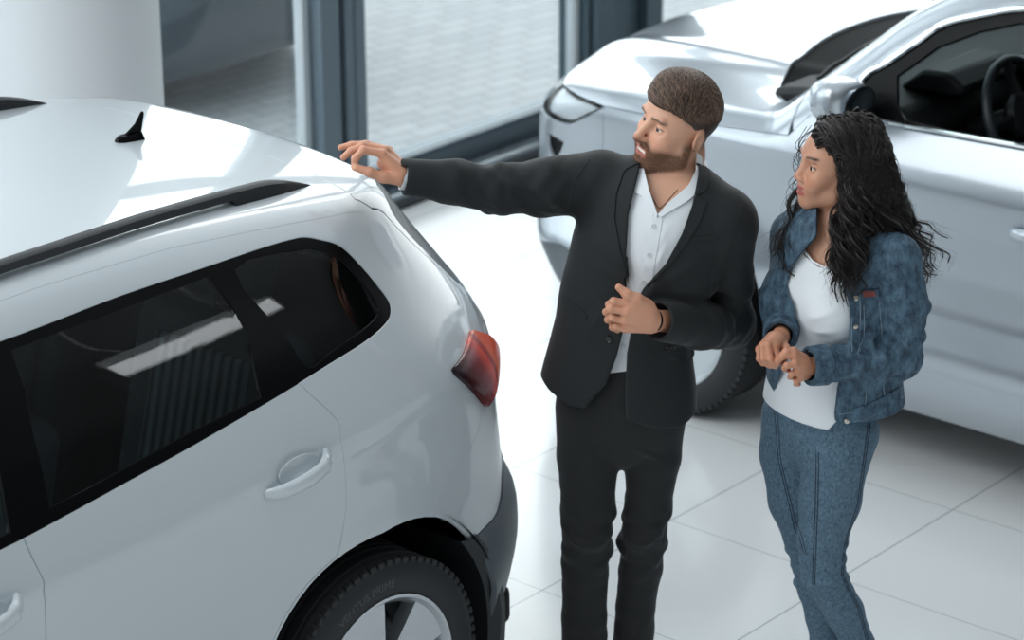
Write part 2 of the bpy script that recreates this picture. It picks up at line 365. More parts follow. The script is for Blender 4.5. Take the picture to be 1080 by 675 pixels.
def panel(V, T, wrap, gap=.0022, lift=0., flange=.016, keep_center=True, wave=None):
    """a curved sheet for the triangles T with a rolled-in edge; returns verts, faces, normals"""
    used = np.unique(T); mp = -np.ones(len(V), int); mp[used] = np.arange(len(used)); uv = V[used].copy(); T = mp[T]
    a = V[used]; ar = (a[T[:, 1], 0] - a[T[:, 0], 0]) * (a[T[:, 2], 1] - a[T[:, 0], 1]) - (a[T[:, 1], 1] - a[T[:, 0], 1]) * (a[T[:, 2], 0] - a[T[:, 0], 0])
    T[ar < 0] = T[ar < 0][:, ::-1]
    ed = {}
    for t in T.tolist():
        for i in range(3): ed[(t[i], t[(i + 1) % 3])] = 1
    bnd = [(i, j) for (i, j) in ed if (j, i) not in ed]
    p0, n0 = on_skin(uv, wrap)
    ctr = np.abs(p0[:, 1]) < 2e-3
    push = np.zeros((len(uv), 2)); isb = np.zeros(len(uv), bool)
    for i, j in bnd:
        if ctr[i] and ctr[j]: continue
        d = uv[j] - uv[i]; L = np.hypot(*d) + 1e-9; nn = np.array([-d[1], d[0]]) / L
        push[i] += nn; push[j] += nn; isb[i] = isb[j] = True
    ln = np.hypot(push[:, 0], push[:, 1]); k = isb & (ln > 1e-6); uv[k] += push[k] / ln[k][:, None] * gap
    uv[ctr] = V[used][ctr]
    p, n = on_skin(uv, wrap)
    if wave is not None: p = p + n * wave(p)[:, None]
    p = p + n * lift
    # flange rings
    Vv = [p]; Nn = [n]; F = [tuple(t) for t in T.tolist()]
    bi = np.where(isb)[0]; m1 = {int(b): len(p) + i for i, b in enumerate(bi)}; m2 = {int(b): len(p) + len(bi) + i for i, b in enumerate(bi)}
    # outward direction along the skin in 3d
    e = 1e-3; q, _ = on_skin(uv[bi] - push[bi] / (ln[bi][:, None] + 1e-9) * e, wrap); o3 = q - on_skin(uv[bi], wrap)[0]; o3 /= np.linalg.norm(o3, axis=1, keepdims=True) + 1e-9
    r = min(.002, flange * .3)
    Vv.append(p[bi] - n[bi] * r + o3 * r * .6); Nn.append((n[bi] * .45 + o3) / np.linalg.norm(n[bi] * .45 + o3, axis=1, keepdims=True))
    Vv.append(p[bi] - n[bi] * flange + o3 * r * .6); Nn.append(o3)
    for i, j in bnd:
        if ctr[i] and ctr[j]: continue
        F += [(i, m1[i], m1[j], j), (m1[i], m2[i], m2[j], m1[j])]
    return np.concatenate(Vv), [tuple(reversed(q)) for q in F], np.concatenate(Nn)
def mirror(v, f, n, both):
    """left panel -> both halves (welded at the centre) or the right-hand copy"""
    v2 = v * [1, -1, 1]; n2 = n * [1, -1, 1]; f2 = [tuple(reversed(q)) for q in f]
    if not both: return v2, f2, n2
    k = len(v); c = np.abs(v[:, 1]) < 2e-3; mp = np.where(c, np.arange(k), np.arange(k) + k)
    return np.concatenate([v, v2]), f + [tuple(int(mp[i]) for i in q) for q in f2], np.concatenate([n, n2])
def flip_ok(o):
    return o

rub = mat('tyre_rubber', srgb(38, 40, 43), .62); add_noise(rub, 60, None, None, .05)
plastic = mat('black_plastic', srgb(34, 38, 42), .5); gloss_black = mat('gloss_black_trim', srgb(8, 9, 11), .25, 0, Specular_IOR_Level=.14); dark_in = mat('dark_lining', srgb(16, 17, 19), .8)
cladding = mat('dark_grey_cladding', srgb(84, 92, 99), .42)
alloy = mat('silver_alloy', srgb(196, 201, 206), .28, .75); chrome = mat('chrome', srgb(225, 230, 234), .10, 1.); brake = mat('brake_steel', srgb(90, 94, 98), .4, .8)
fabric = mat('dark_seat_cloth', srgb(40, 46, 50), .85); add_noise(fabric, 400, None, None, .2)
seat_mid = mat('striped_seat_cloth', srgb(60, 66, 70), .85)
def _stripe():
    t, N, L, b = nodes(seat_mid); tc = N.new('ShaderNodeTexCoord'); w = N.new('ShaderNodeTexWave'); w.bands_direction = 'Y'; w.inputs['Scale'].default_value = 9
    r = N.new('ShaderNodeValToRGB'); r.color_ramp.elements[0].color = srgb(30, 33, 36); r.color_ramp.elements[1].color = srgb(92, 100, 104)
    L.new(tc.outputs['Object'], w.inputs[0]); L.new(w.outputs['Fac'], r.inputs[0]); L.new(r.outputs[0], b.inputs['Base Color'])
_stripe()
tint_glass = thin_glass('tinted_glass', (.60, .69, .71, 1)); clear_glass = thin_glass('clear_car_glass', (.52, .60, .62, 1))
red_glass = mat('red_lamp_glass', srgb(150, 14, 8), .16, 0, Specular_IOR_Level=.3)
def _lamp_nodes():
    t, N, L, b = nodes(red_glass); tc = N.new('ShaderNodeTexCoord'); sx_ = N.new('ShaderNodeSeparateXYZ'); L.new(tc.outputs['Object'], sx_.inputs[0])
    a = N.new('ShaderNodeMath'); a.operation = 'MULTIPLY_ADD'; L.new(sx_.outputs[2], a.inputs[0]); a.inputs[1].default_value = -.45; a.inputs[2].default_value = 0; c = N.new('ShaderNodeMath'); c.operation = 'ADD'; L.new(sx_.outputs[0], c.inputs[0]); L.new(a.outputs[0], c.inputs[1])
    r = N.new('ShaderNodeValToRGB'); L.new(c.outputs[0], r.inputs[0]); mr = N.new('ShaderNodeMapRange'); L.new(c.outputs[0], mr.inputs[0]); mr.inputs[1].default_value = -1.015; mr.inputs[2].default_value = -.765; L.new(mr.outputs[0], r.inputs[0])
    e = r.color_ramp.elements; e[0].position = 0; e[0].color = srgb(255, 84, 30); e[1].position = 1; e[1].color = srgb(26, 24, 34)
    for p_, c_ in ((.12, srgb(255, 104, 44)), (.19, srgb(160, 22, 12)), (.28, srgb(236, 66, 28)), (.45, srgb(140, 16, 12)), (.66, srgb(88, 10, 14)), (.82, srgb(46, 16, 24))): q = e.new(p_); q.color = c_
    n = N.new('ShaderNodeTexVoronoi'); n.inputs['Scale'].default_value = 60; bp = N.new('ShaderNodeBump'); bp.inputs['Strength'].default_value = .08; bp.inputs['Distance'].default_value = .002
    L.new(tc.outputs['Object'], n.inputs['Vector']); L.new(n.outputs['Distance'], bp.inputs['Height']); L.new(bp.outputs[0], b.inputs['Normal']); L.new(r.outputs[0], b.inputs['Base Color'])
_lamp_nodes()
red_dark = mat('dark_red_lamp', srgb(58, 10, 12), .08, 0, Coat_Weight=1.0)
lamp_glass = thin_glass('headlamp_glass', (.92, .95, .97, 1)); lamp_in = mat('headlamp_reflector', srgb(236, 240, 243), .3, .0)
def paint(name, col, rough, metal, flake=False):
    m = mat(name, col, rough, metal, Coat_Weight=1.0, Coat_Roughness=.03); return m
white_paint = paint('white_car_paint', srgb(203, 211, 217), .35, 0.)
silver_paint = paint('silver_car_paint', srgb(188, 195, 203), .30, .75)
grey_paint = paint('grey_car_paint', srgb(86, 92, 98), .32, .4)

def arch_pts(xw, r=.415, n=40, zb=.18, sq=1.0):
    a0 = math.asin(max(-1, (zb - .335) / r)); out = []
    for i in range(n + 1):
        t = a0 + (math.pi - 2 * a0) * i / n; c, s_ = math.cos(t), math.sin(t)
        k = 1 + .05 * abs(math.sin(2 * t)) * (s_ > 0)
        out.append((xw - r * k * c, .335 + r * k * s_))
    return out            # from rear-bottom to front-bottom

def wheel_meshes():
    """wheel in its own frame: axis = Y (outer face at +y), centre at origin"""
    tyre = MB(); prof = [(.236, .095), (.243, .104), (.262, .110), (.292, .111), (.316, .104), (.328, .092), (.3345, .080)]
    for y in (.062, .058, .030, .026, .004, -.004, -.026, -.030, -.058, -.062): prof.append((.336 if y in (.062, .030, .026, .004 * 0 + .999, -.004 * 0 + .999) else .336, y))
    prof2 = []
    for (r, y) in prof: prof2.append((r, y))
    grv = [(.336, .060), (.328, .057), (.328, .049), (.336, .046), (.3365, .020), (.328, .017), (.328, .009), (.3365, .006), (.3365, -.006), (.328, -.009), (.328, -.017), (.3365, -.020), (.336, -.046), (.328, -.049), (.328, -.057), (.336, -.060)]
    prof = prof[:7] + grv + [(.3345, -.080), (.328, -.092), (.316, -.104), (.292, -.111), (.262, -.110), (.236, -.095)]
    tyre.lathe(prof, 96, 'Y')
    # shoulder blocks
    for i in range(72):
        a = 2 * math.pi * i / 72; m = Matrix.Rotation(-a, 4, 'Y')
        for sgn in (1, -1):
            b = MB().box(.318, .3372, sgn * .088 - .010, sgn * .088 + .010, -.0095, .0095, .002); tyre.add([m @ Vector(q) for q in b.v], b.f)
    rim = MB(); rim.lathe([(.222, -.10), (.222, .06), (.226, .088), (.236, .096), (.2405, .101), (.2405, .106), (.232, .106), (.224, .098), (.214, .085), (.206, .05), (.206, -.09)], 72, 'Y')
    for k in range(5):
        for s_ in (-1, 1):
            a = 2 * math.pi * k / 5 + s_ * .20
            # a flat blade that widens towards the rim
            def mp(r, t, h, a=a): return Vector((r * math.cos(a) - t * math.sin(a), h, r * math.sin(a) + t * math.cos(a)))
            poly = [(.05, -.020), (.226, -.036 if s_ < 0 else -.046), (.226, .046 if s_ < 0 else .036), (.05, .020)]
            n = len(poly); f0 = [mp(p, q, .094 - .02 * (1 - p / .226) + .012 * (p < .1)) for p, q in poly]; b0 = [mp(p * .98, q * .8, .045) for p, q in poly]
            rim.add(f0 + b0, [(3, 2, 1, 0), (4, 5, 6, 7)] + [(i, (i + 1) % 4, 4 + (i + 1) % 4, 4 + i) for i in range(4)])
    hub = MB().lathe([(.0, .098), (.028, .098), (.034, .094), (.070, .084), (.076, .07), (.076, .03)], 32, 'Y')
    disc = MB().lathe([(.05, -.01), (.16, -.01), (.16, -.03), (.05, -.03)], 48, 'Y'); disc.lathe([(.0, .0), (.07, .0), (.075, -.03), (.205, -.085), (.2, -.09)], 48, 'Y')
    bolts = []
    for k in range(5):
        a = 2 * math.pi * (k + .5) / 5; b = MB().lathe([(0, .093), (.008, .093), (.009, .085), (.009, .07)], 10, 'Y'); b.v = [(x + .052 * math.cos(a), y, z + .052 * math.sin(a)) for x, y, z in b.v]; bolts.append(b)
    return tyre, rim, hub, disc, bolts
def sidewall_text(s, r, size, a_mid):
    cu = bpy.data.curves.new('t', 'FONT'); cu.body = s; cu.size = size; cu.extrude = .0007; cu.resolution_u = 2; cu.align_x = 'CENTER'
    ob = bpy.data.objects.new('t', cu); me = ob.to_mesh(); V = [v.co.copy() for v in me.vertices]; F = [tuple(p.vertices) for p in me.polygons]; ob.to_mesh_clear(); bpy.data.objects.remove(ob); bpy.data.curves.remove(cu)
    b = MB(); b.add([((r + q.y) * math.cos(a_mid + q.x / r), .1108 + q.z - .0006, (r + q.y) * math.sin(a_mid + q.x / r)) for q in V], F); return b

def resample_closed(P, sm=6): return [tuple(q) for q in catmull(P, sm, True)]
def smooth_open(P, sm=5): return [tuple(q) for q in catmull(P, sm, False)]

def build_suv(root, K, body, glass_side, trim, sill_mat, detail=True):
    """all parts of one car under the Empty root. K: 0 white-car shape, 1 tall silver-car shape"""
    setcar(K); zs = ZS
    i1 = lambda pts: [inv((x, y, z)) for x, y, z in pts]
    S2 = lambda pts: [inv((x, float(W(np.array(x), np.array(z))), z)) for x, z in pts]     # side points given as (x, z)
    # --- outlines (unrolled)
    if K == 0:
        dlo = [(1.30, .66, 1.480), (.949, .680, 1.495), (.608, .678, 1.504), (.343, .680, 1.504), (.149, .680, 1.503), (.051, .682, 1.499), (.016, .686, 1.493), (-.02, .692, 1.472), (-.080, .697, 1.423), (-.128, .720, 1.368), (-.160, .746, 1.318), (-.173, .767, 1.287), (-.162, .786, 1.270), (-.131, .806, 1.260), (-.068, .830, 1.254), (.010, .849, 1.248), (.106, .856, 1.236), (.205, .860, 1.221), (.333, .864, 1.203), (.578, .870, 1.172), (.753, .873, 1.153), (.957, .880, 1.133), (1.141, .885, 1.118), (1.5, .885, 1.10), (1.93, .88, 1.09), (2.02, .87, 1.10), (1.99, .84, 1.14), (1.80, .76, 1.27), (1.60, .69, 1.385), (1.45, .665, 1.45)]
    else:
        dlo = [(1.474, .680, 1.556), (1.597, .692, 1.508), (1.720, .703, 1.446), (1.797, .740, 1.388), (1.876, .774, 1.325), (1.935, .789, 1.278), (1.955, .83, 1.235), (1.94, .86, 1.205), (1.858, .879, 1.186), (1.596, .876, 1.193), (1.333, .874, 1.204), (1.0, .87, 1.22), (.6, .87, 1.24), (.2, .86, 1.27), (0, .85, 1.29), (-.12, .80, 1.31), (-.15, .78, 1.35), (-.10, .72, 1.45), (.0, .69, 1.54), (.15, .68, 1.575), (.6, .68, 1.592), (1.0, .68, 1.592), (1.3, .68, 1.580)]
    DLO = resample_closed(i1(dlo), 5)
    gapR = smooth_open(i1([(.22, .862, 1.222), (.193, .878, 1.182), (.158, .898, 1.137), (.141, .911, 1.105), (.145, .919, 1.080), (.147, .928, 1.040), (.130, .917, .973), (.117, .905, .904), (.117, .902, .861), (.135, .905, .793), (.158, .908, .752)]), 4)
    if K == 1: gapR = [(u, v + .03) for u, v in gapR]
    archr = S2(arch_pts(0., .425)); archf = S2(arch_pts(2.638, .42))
    zb = lambda x: .285 * zs
    # door front edge / fender gap
    ff = smooth_open(S2([(1.98, 1.13 * (1 if K == 0 else 1.06)), (2.06, 1.02), (2.10, .95), (2.12, .80), (2.12, .62), (2.08, .50), (2.02, .42 * zs)]), 4)
    ds = .43 if K else .36                                              # bottom of the doors
    gapF = smooth_open(i1([(1.035, .845, 1.20), (1.070, .879, 1.132), (1.070, .897, 1.089), (1.057, .921, 1.025), (1.062, .926, 1.003), (1.060, .924, .954), (1.052, .908, .870), (1.045, .9, .7), (1.05, .9, .5), (1.06, .9, ds)]), 4)
    rb = S2([(.39, .60), (.42, .48), (.46, ds)])
    arch_hit = [(u, v) for u, v in archr if v > .60 and u > .0 and u < .40]
    # where the rear door edge meets the arch: continue along the arch to its front foot
    ar_front = sorted([q for q in archr if q[0] > gapR[-1][0] and q[1] > ds], key=lambda q: -q[1])
    off = [(u + .006, v + .004) for u, v in ar_front]
    rear_door = gapR + off + [(1.057, ds)] + gapF[::-1] + [(.9, 1.36), (.35, 1.36)]
    front_door = gapF[:-1] + [(1.066, ds), (2.0, ds)] + ff[::-1] + [(1.9, 1.30), (1.1, 1.36)]
    ttop = ZA + RHO * math.pi / 2 + YA
    # roof / cant-rail seam: chosen on the skin where the roof turns over
    def seam(x):
        o = []
        for v in np.linspace(ZA + .3, ZA + RHO * 1.45, 70): o.append(v)
        p, n = on_skin(np.array([(x, v) for v in o])); k = int(np.argmax(n[:, 2] > .78)); return o[k]
    sx_ = [-.22, -.1, .1, .4, .8, 1.2, 1.4] + ([1.55, 1.65] if K else [])
    SEAM = [(x, seam(max(x, -.08))) for x in sx_]
    xt = 1.47; yt = .60
    # windscreen outline (half) in the car frame, from the centre of its top edge round to the centre of the cowl
    def skin_xy(pts):       # (x,y) -> unrolled by dropping onto the skin
        P = np.array(pts, float); o = np.stack([P[:, 0], P[:, 1], np.full(len(P), 2.2)], -1); d = np.array([[0, 0, -1.]] * len(P)); t = hit(o, d, 0, 1.6, 300)
        return [inv((a, b, 2.2 - c)) for (a, b), c in zip(pts, t)]
    ws_t = [(1.44, 0), (1.43, .2), (1.40, .40), (1.365, .53)]
    ws_s = [(1.365, .545), (1.55, .585), (1.80, .645), (2.05, .705), (2.24, .745), (2.275, .752)]
    if K: ws_t = [(1.74, 0), (1.73, .2), (1.71, .40), (1.69, .53)]; ws_s = [(1.69, .545), (1.862, .60), (1.975, .63), (2.076, .66), (2.243, .70), (2.275, .752)]
    cowl = [(2.275, .752), (2.326, .719), (2.370, .662), (2.423, .551), (2.483, .357), (2.52, .18), (2.53, 0)]
    wsb = [(2.20, .735), (2.25, .60), (2.31, .40), (2.36, .2), (2.375, 0)]
    WS = skin_xy(ws_t[::-1])[::-1] + smooth_open(skin_xy(ws_s), 4) + skin_xy(wsb); CW = skin_xy(smooth_open(cowl, 4)); WSB = skin_xy(wsb)
    WSS = smooth_open(skin_xy(ws_s), 4)
    # hood: clamshell edge along the shoulder crease
    hz = (lambda x: 1.005 + .045 * (2.9 - x) * .6) if K == 0 else (lambda x: 1.028 + (2.92 - x) * .075)
    hx = [2.16, 2.3, 2.5, 2.7, 2.92]
    HS = [inv((x, float(W(np.array(x), np.array(hz(x)))), hz(x)), False) for x in hx]
    hf = [(2.92, .893, hz(2.92)), (3.05, .865, hz(2.92) + .004), (3.17, .806, hz(2.92) + .010), (3.27, .66, hz(2.92) + .012), (3.335, .45, hz(2.92) + .012), (3.375, .2, hz(2.92) + .012), (3.385, 0, hz(2.92) + .012)]
    HF2 = [inv(p, False) for p in hf]; HF1 = [inv(p) for p in hf]
    cw2 = [(2.16, .80), (2.275, .757)] + smooth_open(cowl, 4)[1:]
    def skin_xy2(pts):
        P = np.array(pts, float); o = np.stack([P[:, 0], P[:, 1], np.full(len(P), 2.2)], -1); d = np.array([[0, 0, -1.]] * len(P)); t = hit(o, d, 0, 1.6, 300)
        return [inv((a, b, 2.2 - c), False) for (a, b), c in zip(pts, t)]
    CW2 = skin_xy2(cw2)
    HOOD = HS[:-1] + HF2 + [(2.53, ttop)] + CW2[::-1]
    # ------------------------- main half skin
    U0 = XRA - .25 * math.pi - YA; U1 = XFA + .25 * math.pi + YA
    hg = i1([(-.26, .62, 1.462), (-.315, .60, 1.418), (-.40, .613, 1.345), (-.49, .62, 1.262), (-.56, .64, 1.182), (-.595, .66, 1.13), (-.59, .685, 1.10)])     # tailgate side
    sp = [(-.222, ZA + RHO * 1.5), ] + i1([(-.210, .621, 1.513)]) + smooth_open(hg, 3)
    tg_low = i1([(-.64, .72, .93), (-.70, .62, .74), (-.80, .45, .69), (-.84, 0, .69)])
    TAILG = [(-.222, ttop)] + sp + i1([(-.60, .69, 1.05), (-.60, .70, 1.0)]) + tg_low + [(U0, ttop)]
    tail = i1([(-.286, .878, 1.104), (-.292, .883, 1.088), (-.36, .87, 1.02), (-.436, .849, .946), (-.50, .80, .945), (-.56, .74, .965), (-.585, .69, 1.01), (-.555, .735, 1.075), (-.49, .77, 1.125), (-.44, .80, 1.118), (-.36, .84, 1.105)])
    # split of tail lamp: on the tailgate it continues
    tail2 = i1([(-.60, .68, 1.02), (-.63, .62, 1.04), (-.66, .52, 1.06), (-.67, .42, 1.05), (-.66, .45, 1.0), (-.64, .58, .985), (-.605, .67, .98)])
    bgap = smooth_open(i1([(-.205, .888, .742), (-.24, .88, .775), (-.29, .873, .815), (-.345, .871, .85), (-.43, .852, .94)]), 3)
    black = smooth_open(i1([(-.352, .882, .598), (-.475, .846, .611), (-.530, .815, .645), (-.60, .74, .70), (-.70, .55, .66), (-.80, .35, .60), (-.85, 0, .60)]), 3)
    REARB = bgap + i1([(-.436, .849, .944), (-.50, .80, .943), (-.56, .74, .963), (-.62, .71, .93)])[1:] + tg_low[0:] + [(U0, black[-1][1])] + black[::-1] + [q for q in archr if -.36 < q[0] < -.2 and q[1] > .60]
    VAL = black + [(U0, .26), (-.30, .20)] + sorted([q for q in archr if q[0] < -.2 and q[1] < .60], key=lambda q: q[1])
    rg = i1([(-.300, .52, 1.47), (-.36, .57, 1.39), (-.46, .585, 1.28), (-.55, .60, 1.19), (-.62, .58, 1.13), (-.66, .4, 1.125), (-.69, 0, 1.12)])
    RGLASS = [(U0, inv((-.45, 0., 1.43))[1])] + i1([(-.44, .25, 1.43), (-.40, .42, 1.435), (-.35, .52, 1.425)]) + rg[1:] + [(U0, rg[-1][1])]
    # front end
    headl = smooth_open(i1([(2.919, .896, 1.026), (3.0, .885, 1.030), (3.072, .863, 1.033), (3.169, .806, 1.040), (3.25, .70, 1.04), (3.31, .55, 1.035)] if K else [(2.85, .896, .985), (3.0, .885, .99), (3.072, .863, 1.0), (3.169, .806, 1.0), (3.25, .70, 1.0), (3.31, .55, 1.0)]), 3)
    hz0 = 0 if K else -.04
    headb = smooth_open(i1([(3.36, .52, .955 + hz0), (3.30, .70, .945 + hz0), (3.19, .80, .925 + hz0), (3.11, .866, .920 + hz0), (3.04, .882, .952 + hz0), (2.919, .896, 1.022 + hz0)]), 3)
    HEAD = headl + headb[:-1]
    GRILLE = i1([(3.385, 0, 1.03 + hz0), (3.37, .25, 1.03 + hz0), (3.325, .52, 1.025 + hz0), (3.37, .49, .955 + hz0), (3.40, .42, .80), (3.43, .25, .76), (3.45, 0, .76)]); GRILLE = [(U1, GRILLE[0][1])] + GRILLE[1:-1] + [(U1, GRILLE[-1][1])]
    fblack = smooth_open(i1([(3.00, .88, .47), (3.13, .855, .48), (3.25, .78, .45), (3.35, .6, .42), (3.42, .3, .42), (3.45, 0, .42)]), 3)
    fg = smooth_open(i1([(3.012, .885, .62), (3.02, .885, .70), (2.97, .89, .80), (2.93, .893, .90), (2.915, .896, 1.0)]), 3)
    fa = sorted([q for q in archf if q[0] > 2.9 and .47 < q[1] < .62], key=lambda q: -q[1])
    FRONTB = fg[::-1] + fa + fblack + [(U1, HF1[-1][1])] + HF1[::-1]
    fa2 = sorted([q for q in archf if q[0] > 2.85 and q[1] <= .47], key=lambda q: -q[1])
    FVAL = fblack[::-1] + fa2 + [(2.96, .20), (U1, .24)]
    FOG = i1([(3.14, .857, .845), (3.22, .83, .86), (3.225, .825, .81), (3.21, .835, .765), (3.17, .85, .80)]) if K else i1([(3.14, .857, .72), (3.22, .83, .72), (3.27, .77, .66), (3.21, .835, .63), (3.15, .85, .65)])
    fend = ff + [(2.03, ds), (2.10, .30)] + archf[5:] [::1]
    FEND = [(1.985, ff[0][1] + .0)] + ff + [(2.03, .30)] + [q for q in archf if q[0] < 2.9 or q[1] > .62] + fg[:] + [inv((2.92, .893, hz(2.92)))] + [inv((x, float(W(np.array(x), np.array(hz(x)))), hz(x))) for x in hx[::-1][1:]] + [(2.10, hz(2.1) + .06)]
    sill = S2([(.36, ds - .01), (2.06, ds - .01), (2.10, .285), (2.12, .22), (.45, .22), (.42, .285)])
    roofp = [(-.221, ttop)] + [(-.221, SEAM[0][1])] + SEAM[1:] + [WS[3]] + WS[:3][::-1] + [(WS[0][0], ttop)]
    below = [(U0 - .1, .25), (-.32, .17), (-.30, .0), (U0 - .1, .0)]
    polys = [DLO, rear_door, front_door, roofp, WS + [(2.375, ttop)] if False else WS, TAILG, tail, tail2, REARB, VAL, RGLASS, HEAD, GRILLE, FRONTB, FVAL, FOG, FEND, sill, archr, archf, HF1]
    WSP = WS[:4] + WSS + WSB[1:-1] + [(2.375, ttop), (WS[0][0], ttop)]; CWP = [WSS[-1]] + CW[1:-1] + [(2.53, ttop), (2.375, ttop)] + WSB[1:-1][::-1] + [WSS[-2]]
    FRIT = skin_xy([(2.12, .67) if K else (2.08, .712), (2.13, .6), (2.19, .4), (2.235, .2), (2.25, 0)]) + [(2.375, ttop)] + WSB[1:-1][::-1] + [WSS[-1], WSS[-3]]
    FRIT[4] = (2.25, ttop); polys.append(FRIT); polys[4] = WSP; polys.append(CWP); polys = polys[:-2] + [FRIT, CWP] if False else polys
    box = (U0, U1, .2, ttop)
    frame = [(U0, .2), (U1, .2), (U1, ttop), (U0, ttop)]
    # panes inside the daylight opening
    panes = []
    if K == 0:
        panes.append(('rear_door_glass', i1([(.929, .693, 1.472), (.935, .740, 1.398), (.955, .784, 1.321), (.970, .833, 1.231), (.984, .869, 1.160), (.857, .867, 1.170), (.566, .858, 1.201), (.338, .857, 1.219), (.306, .776, 1.359), (.311, .752, 1.397), (.340, .692, 1.484), (.634, .693, 1.478), (.795, .693, 1.475)])))
        panes.append(('quarter_glass', resample_closed(i1([(.262, .695, 1.478), (.051, .702, 1.474), (.011, .706, 1.462), (-.041, .710, 1.420), (-.094, .737, 1.359), (-.120, .772, 1.304), (-.111, .794, 1.283), (-.042, .820, 1.273), (.093, .843, 1.258), (.178, .850, 1.244), (.205, .80, 1.33)]), 3)))
        panes.append(('front_door_glass', i1([(1.045, .693, 1.468), (1.06, .784, 1.321), (1.10, .869, 1.140), (1.5, .88, 1.125), (1.86, .87, 1.12), (1.72, .78, 1.25), (1.55, .71, 1.37), (1.42, .69, 1.435)])))
    else:
        panes.append(('front_door_glass', i1([(1.474, .70, 1.515), (1.597, .72, 1.468), (1.72, .745, 1.40), (1.83, .79, 1.30), (1.80, .84, 1.23), (1.76, .87, 1.207), (1.596, .876, 1.210), (1.333, .874, 1.220), (1.08, .87, 1.235), (1.05, .80, 1.36), (1.03, .69, 1.548), (1.25, .69, 1.542)])))
        panes.append(('rear_door_glass', i1([(.95, .693, 1.548), (.97, .784, 1.40), (1.0, .86, 1.24), (.566, .858, 1.262), (.338, .857, 1.275), (.30, .776, 1.42), (.32, .692, 1.548), (.634, .693, 1.555)])))
        panes.append(('quarter_glass', i1([(.24, .695, 1.54), (.06, .702, 1.53), (-.02, .71, 1.46), (-.08, .76, 1.36), (-.04, .82, 1.325), (.16, .85, 1.295), (.20, .80, 1.40)])))
    V, T = cdt(polys + [q for _, q in panes], [[(U0, ttop), (U1, ttop)], [(U0, .205), (U1, .205)], [(U0, ZA + RHO * math.pi / 2), (XRA, ZA + RHO * math.pi / 2), (XRA, ttop)], [(U1, ZA + RHO * math.pi / 2), (XFA, ZA + RHO * math.pi / 2), (XFA, ttop)]], box, .03, .022)
    c = V[T].mean(1)
    ar = np.abs((V[T[:, 1], 0] - V[T[:, 0], 0]) * (V[T[:, 2], 1] - V[T[:, 0], 1]) - (V[T[:, 1], 1] - V[T[:, 0], 1]) * (V[T[:, 2], 0] - V[T[:, 0], 0]))
    ok = ar > 1e-9; T, c = T[ok], c[ok]
    lab = np.full(len(T), -1)
    inb = lambda P: inpoly(c, P)
    order = []
    def claim(name, mask):
        k = len(order); order.append(name); lab[(lab < 0) & mask] = k; return k
    claim('none4', (c[:, 1] > ZA + RHO * math.pi / 2) & ((c[:, 0] < XRA) | (c[:, 0] > XFA))); claim('none', inb(archr) | inb(archf) | (c[:, 1] < .205))
    for nm, q in panes: claim(nm, inb(q))
    claim('window_frame', inb(DLO))
    claim('windscreen_border', inb(FRIT)); claim('windscreen', inb(WSP)); claim('cowl', inb(CWP))
    claim('tail_lamp', inb(tail)); claim('tailgate_lamp', inb(tail2)); claim('rear_glass', inb(RGLASS))
    claim('headlamp', inb(HEAD)); claim('grille', inb(GRILLE)); claim('fog_recess', inb(FOG))
    hood_side = (c[:, 0] > 2.1) & (c[:, 1] > ZA) & (lab < 0)
    claim('rear_valance', inb(VAL)); claim('rear_bumper', inb(REARB)); claim('tailgate', inb(TAILG))
    claim('front_valance', inb(FVAL)); claim('front_bumper', inb(FRONTB) & (c[:, 0] > 2.85))
    claim('roof', inb(roofp)); claim('rear_door', inb(rear_door)); claim('front_door', inb(front_door)); claim('fender', inb(FEND))
    claim('sill', inb(sill)); claim('none2', inb(HOOD) & (c[:, 0] > 2.0) & (c[:, 0] < 3.0)); claim('none3', (c[:, 0] >= 2.85) | (c[:, 1] < .215) )
    claim('body_side', np.ones(len(T), bool))
    N_ = {n: i for i, n in enumerate(order)}
    def emit(name, key, m, both=False, mirror_it=True, parent=root, **kw):
        t = T[lab == N_[key]]
        if len(t) == 0: return []
        v, f, n = panel(V, t, True, **kw)
        if both: v, f, n = mirror(v, f, n, True); return [mesh_obj(name, v, f, m, parent, True, n)]
        out = [mesh_obj(name, v, f, m, parent, True, n)]
        if mirror_it: out.append(mesh_obj(name, *mirror(v, f, n, False)[:2], m, parent, True, mirror(v, f, n, False)[2]))
        return out
    emit('roof', 'roof', body, True, gap=.0004, flange=.005); emit('body_side', 'body_side', body, gap=.0006, flange=.008)
    dr = emit('rear_door', 'rear_door', body); df = emit('front_door', 'front_door', body)
    emit('fender', 'fender', body); emit('sill', 'sill', sill_mat)
    emit('rear_bumper', 'rear_bumper', body, True); emit('rear_valance', 'rear_valance', cladding, True, lift=.004)
    emit('tailgate', 'tailgate', body, True, gap=.004); emit('front_bumper', 'front_bumper', body, True); emit('front_valance', 'front_valance', cladding, True)
    emit('window_frame', 'window_frame', gloss_black, gap=.001, lift=-.003)
    for nm, q in panes:
        pn = emit(nm, nm, glass_side, gap=.0, lift=-.006, flange=.003)
        if K and nm == 'front_door_glass': bpy.data.objects.remove(pn[0])            # the driver's window is wound down
    emit('windscreen', 'windscreen', clear_glass, True, lift=-.003, flange=.003); emit('windscreen_border', 'windscreen_border', gloss_black, True, lift=-.003, flange=.003); emit('cowl', 'cowl', mat('cowl_plastic', srgb(14, 16, 18), .75, 0, Specular_IOR_Level=.15), True, lift=-.012, flange=.03)
    emit('rear_glass', 'rear_glass', gloss_black, True, lift=-.002)
    wv = lambda p: .022 * np.exp(-((p[:, 2] - 1.03) / .09) ** 2) * np.clip((-.25 - p[:, 0]) / .2, 0, 1)
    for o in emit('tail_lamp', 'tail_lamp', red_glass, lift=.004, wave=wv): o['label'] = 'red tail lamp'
    emit('tail_lamp', 'tailgate_lamp', red_dark, lift=.004)
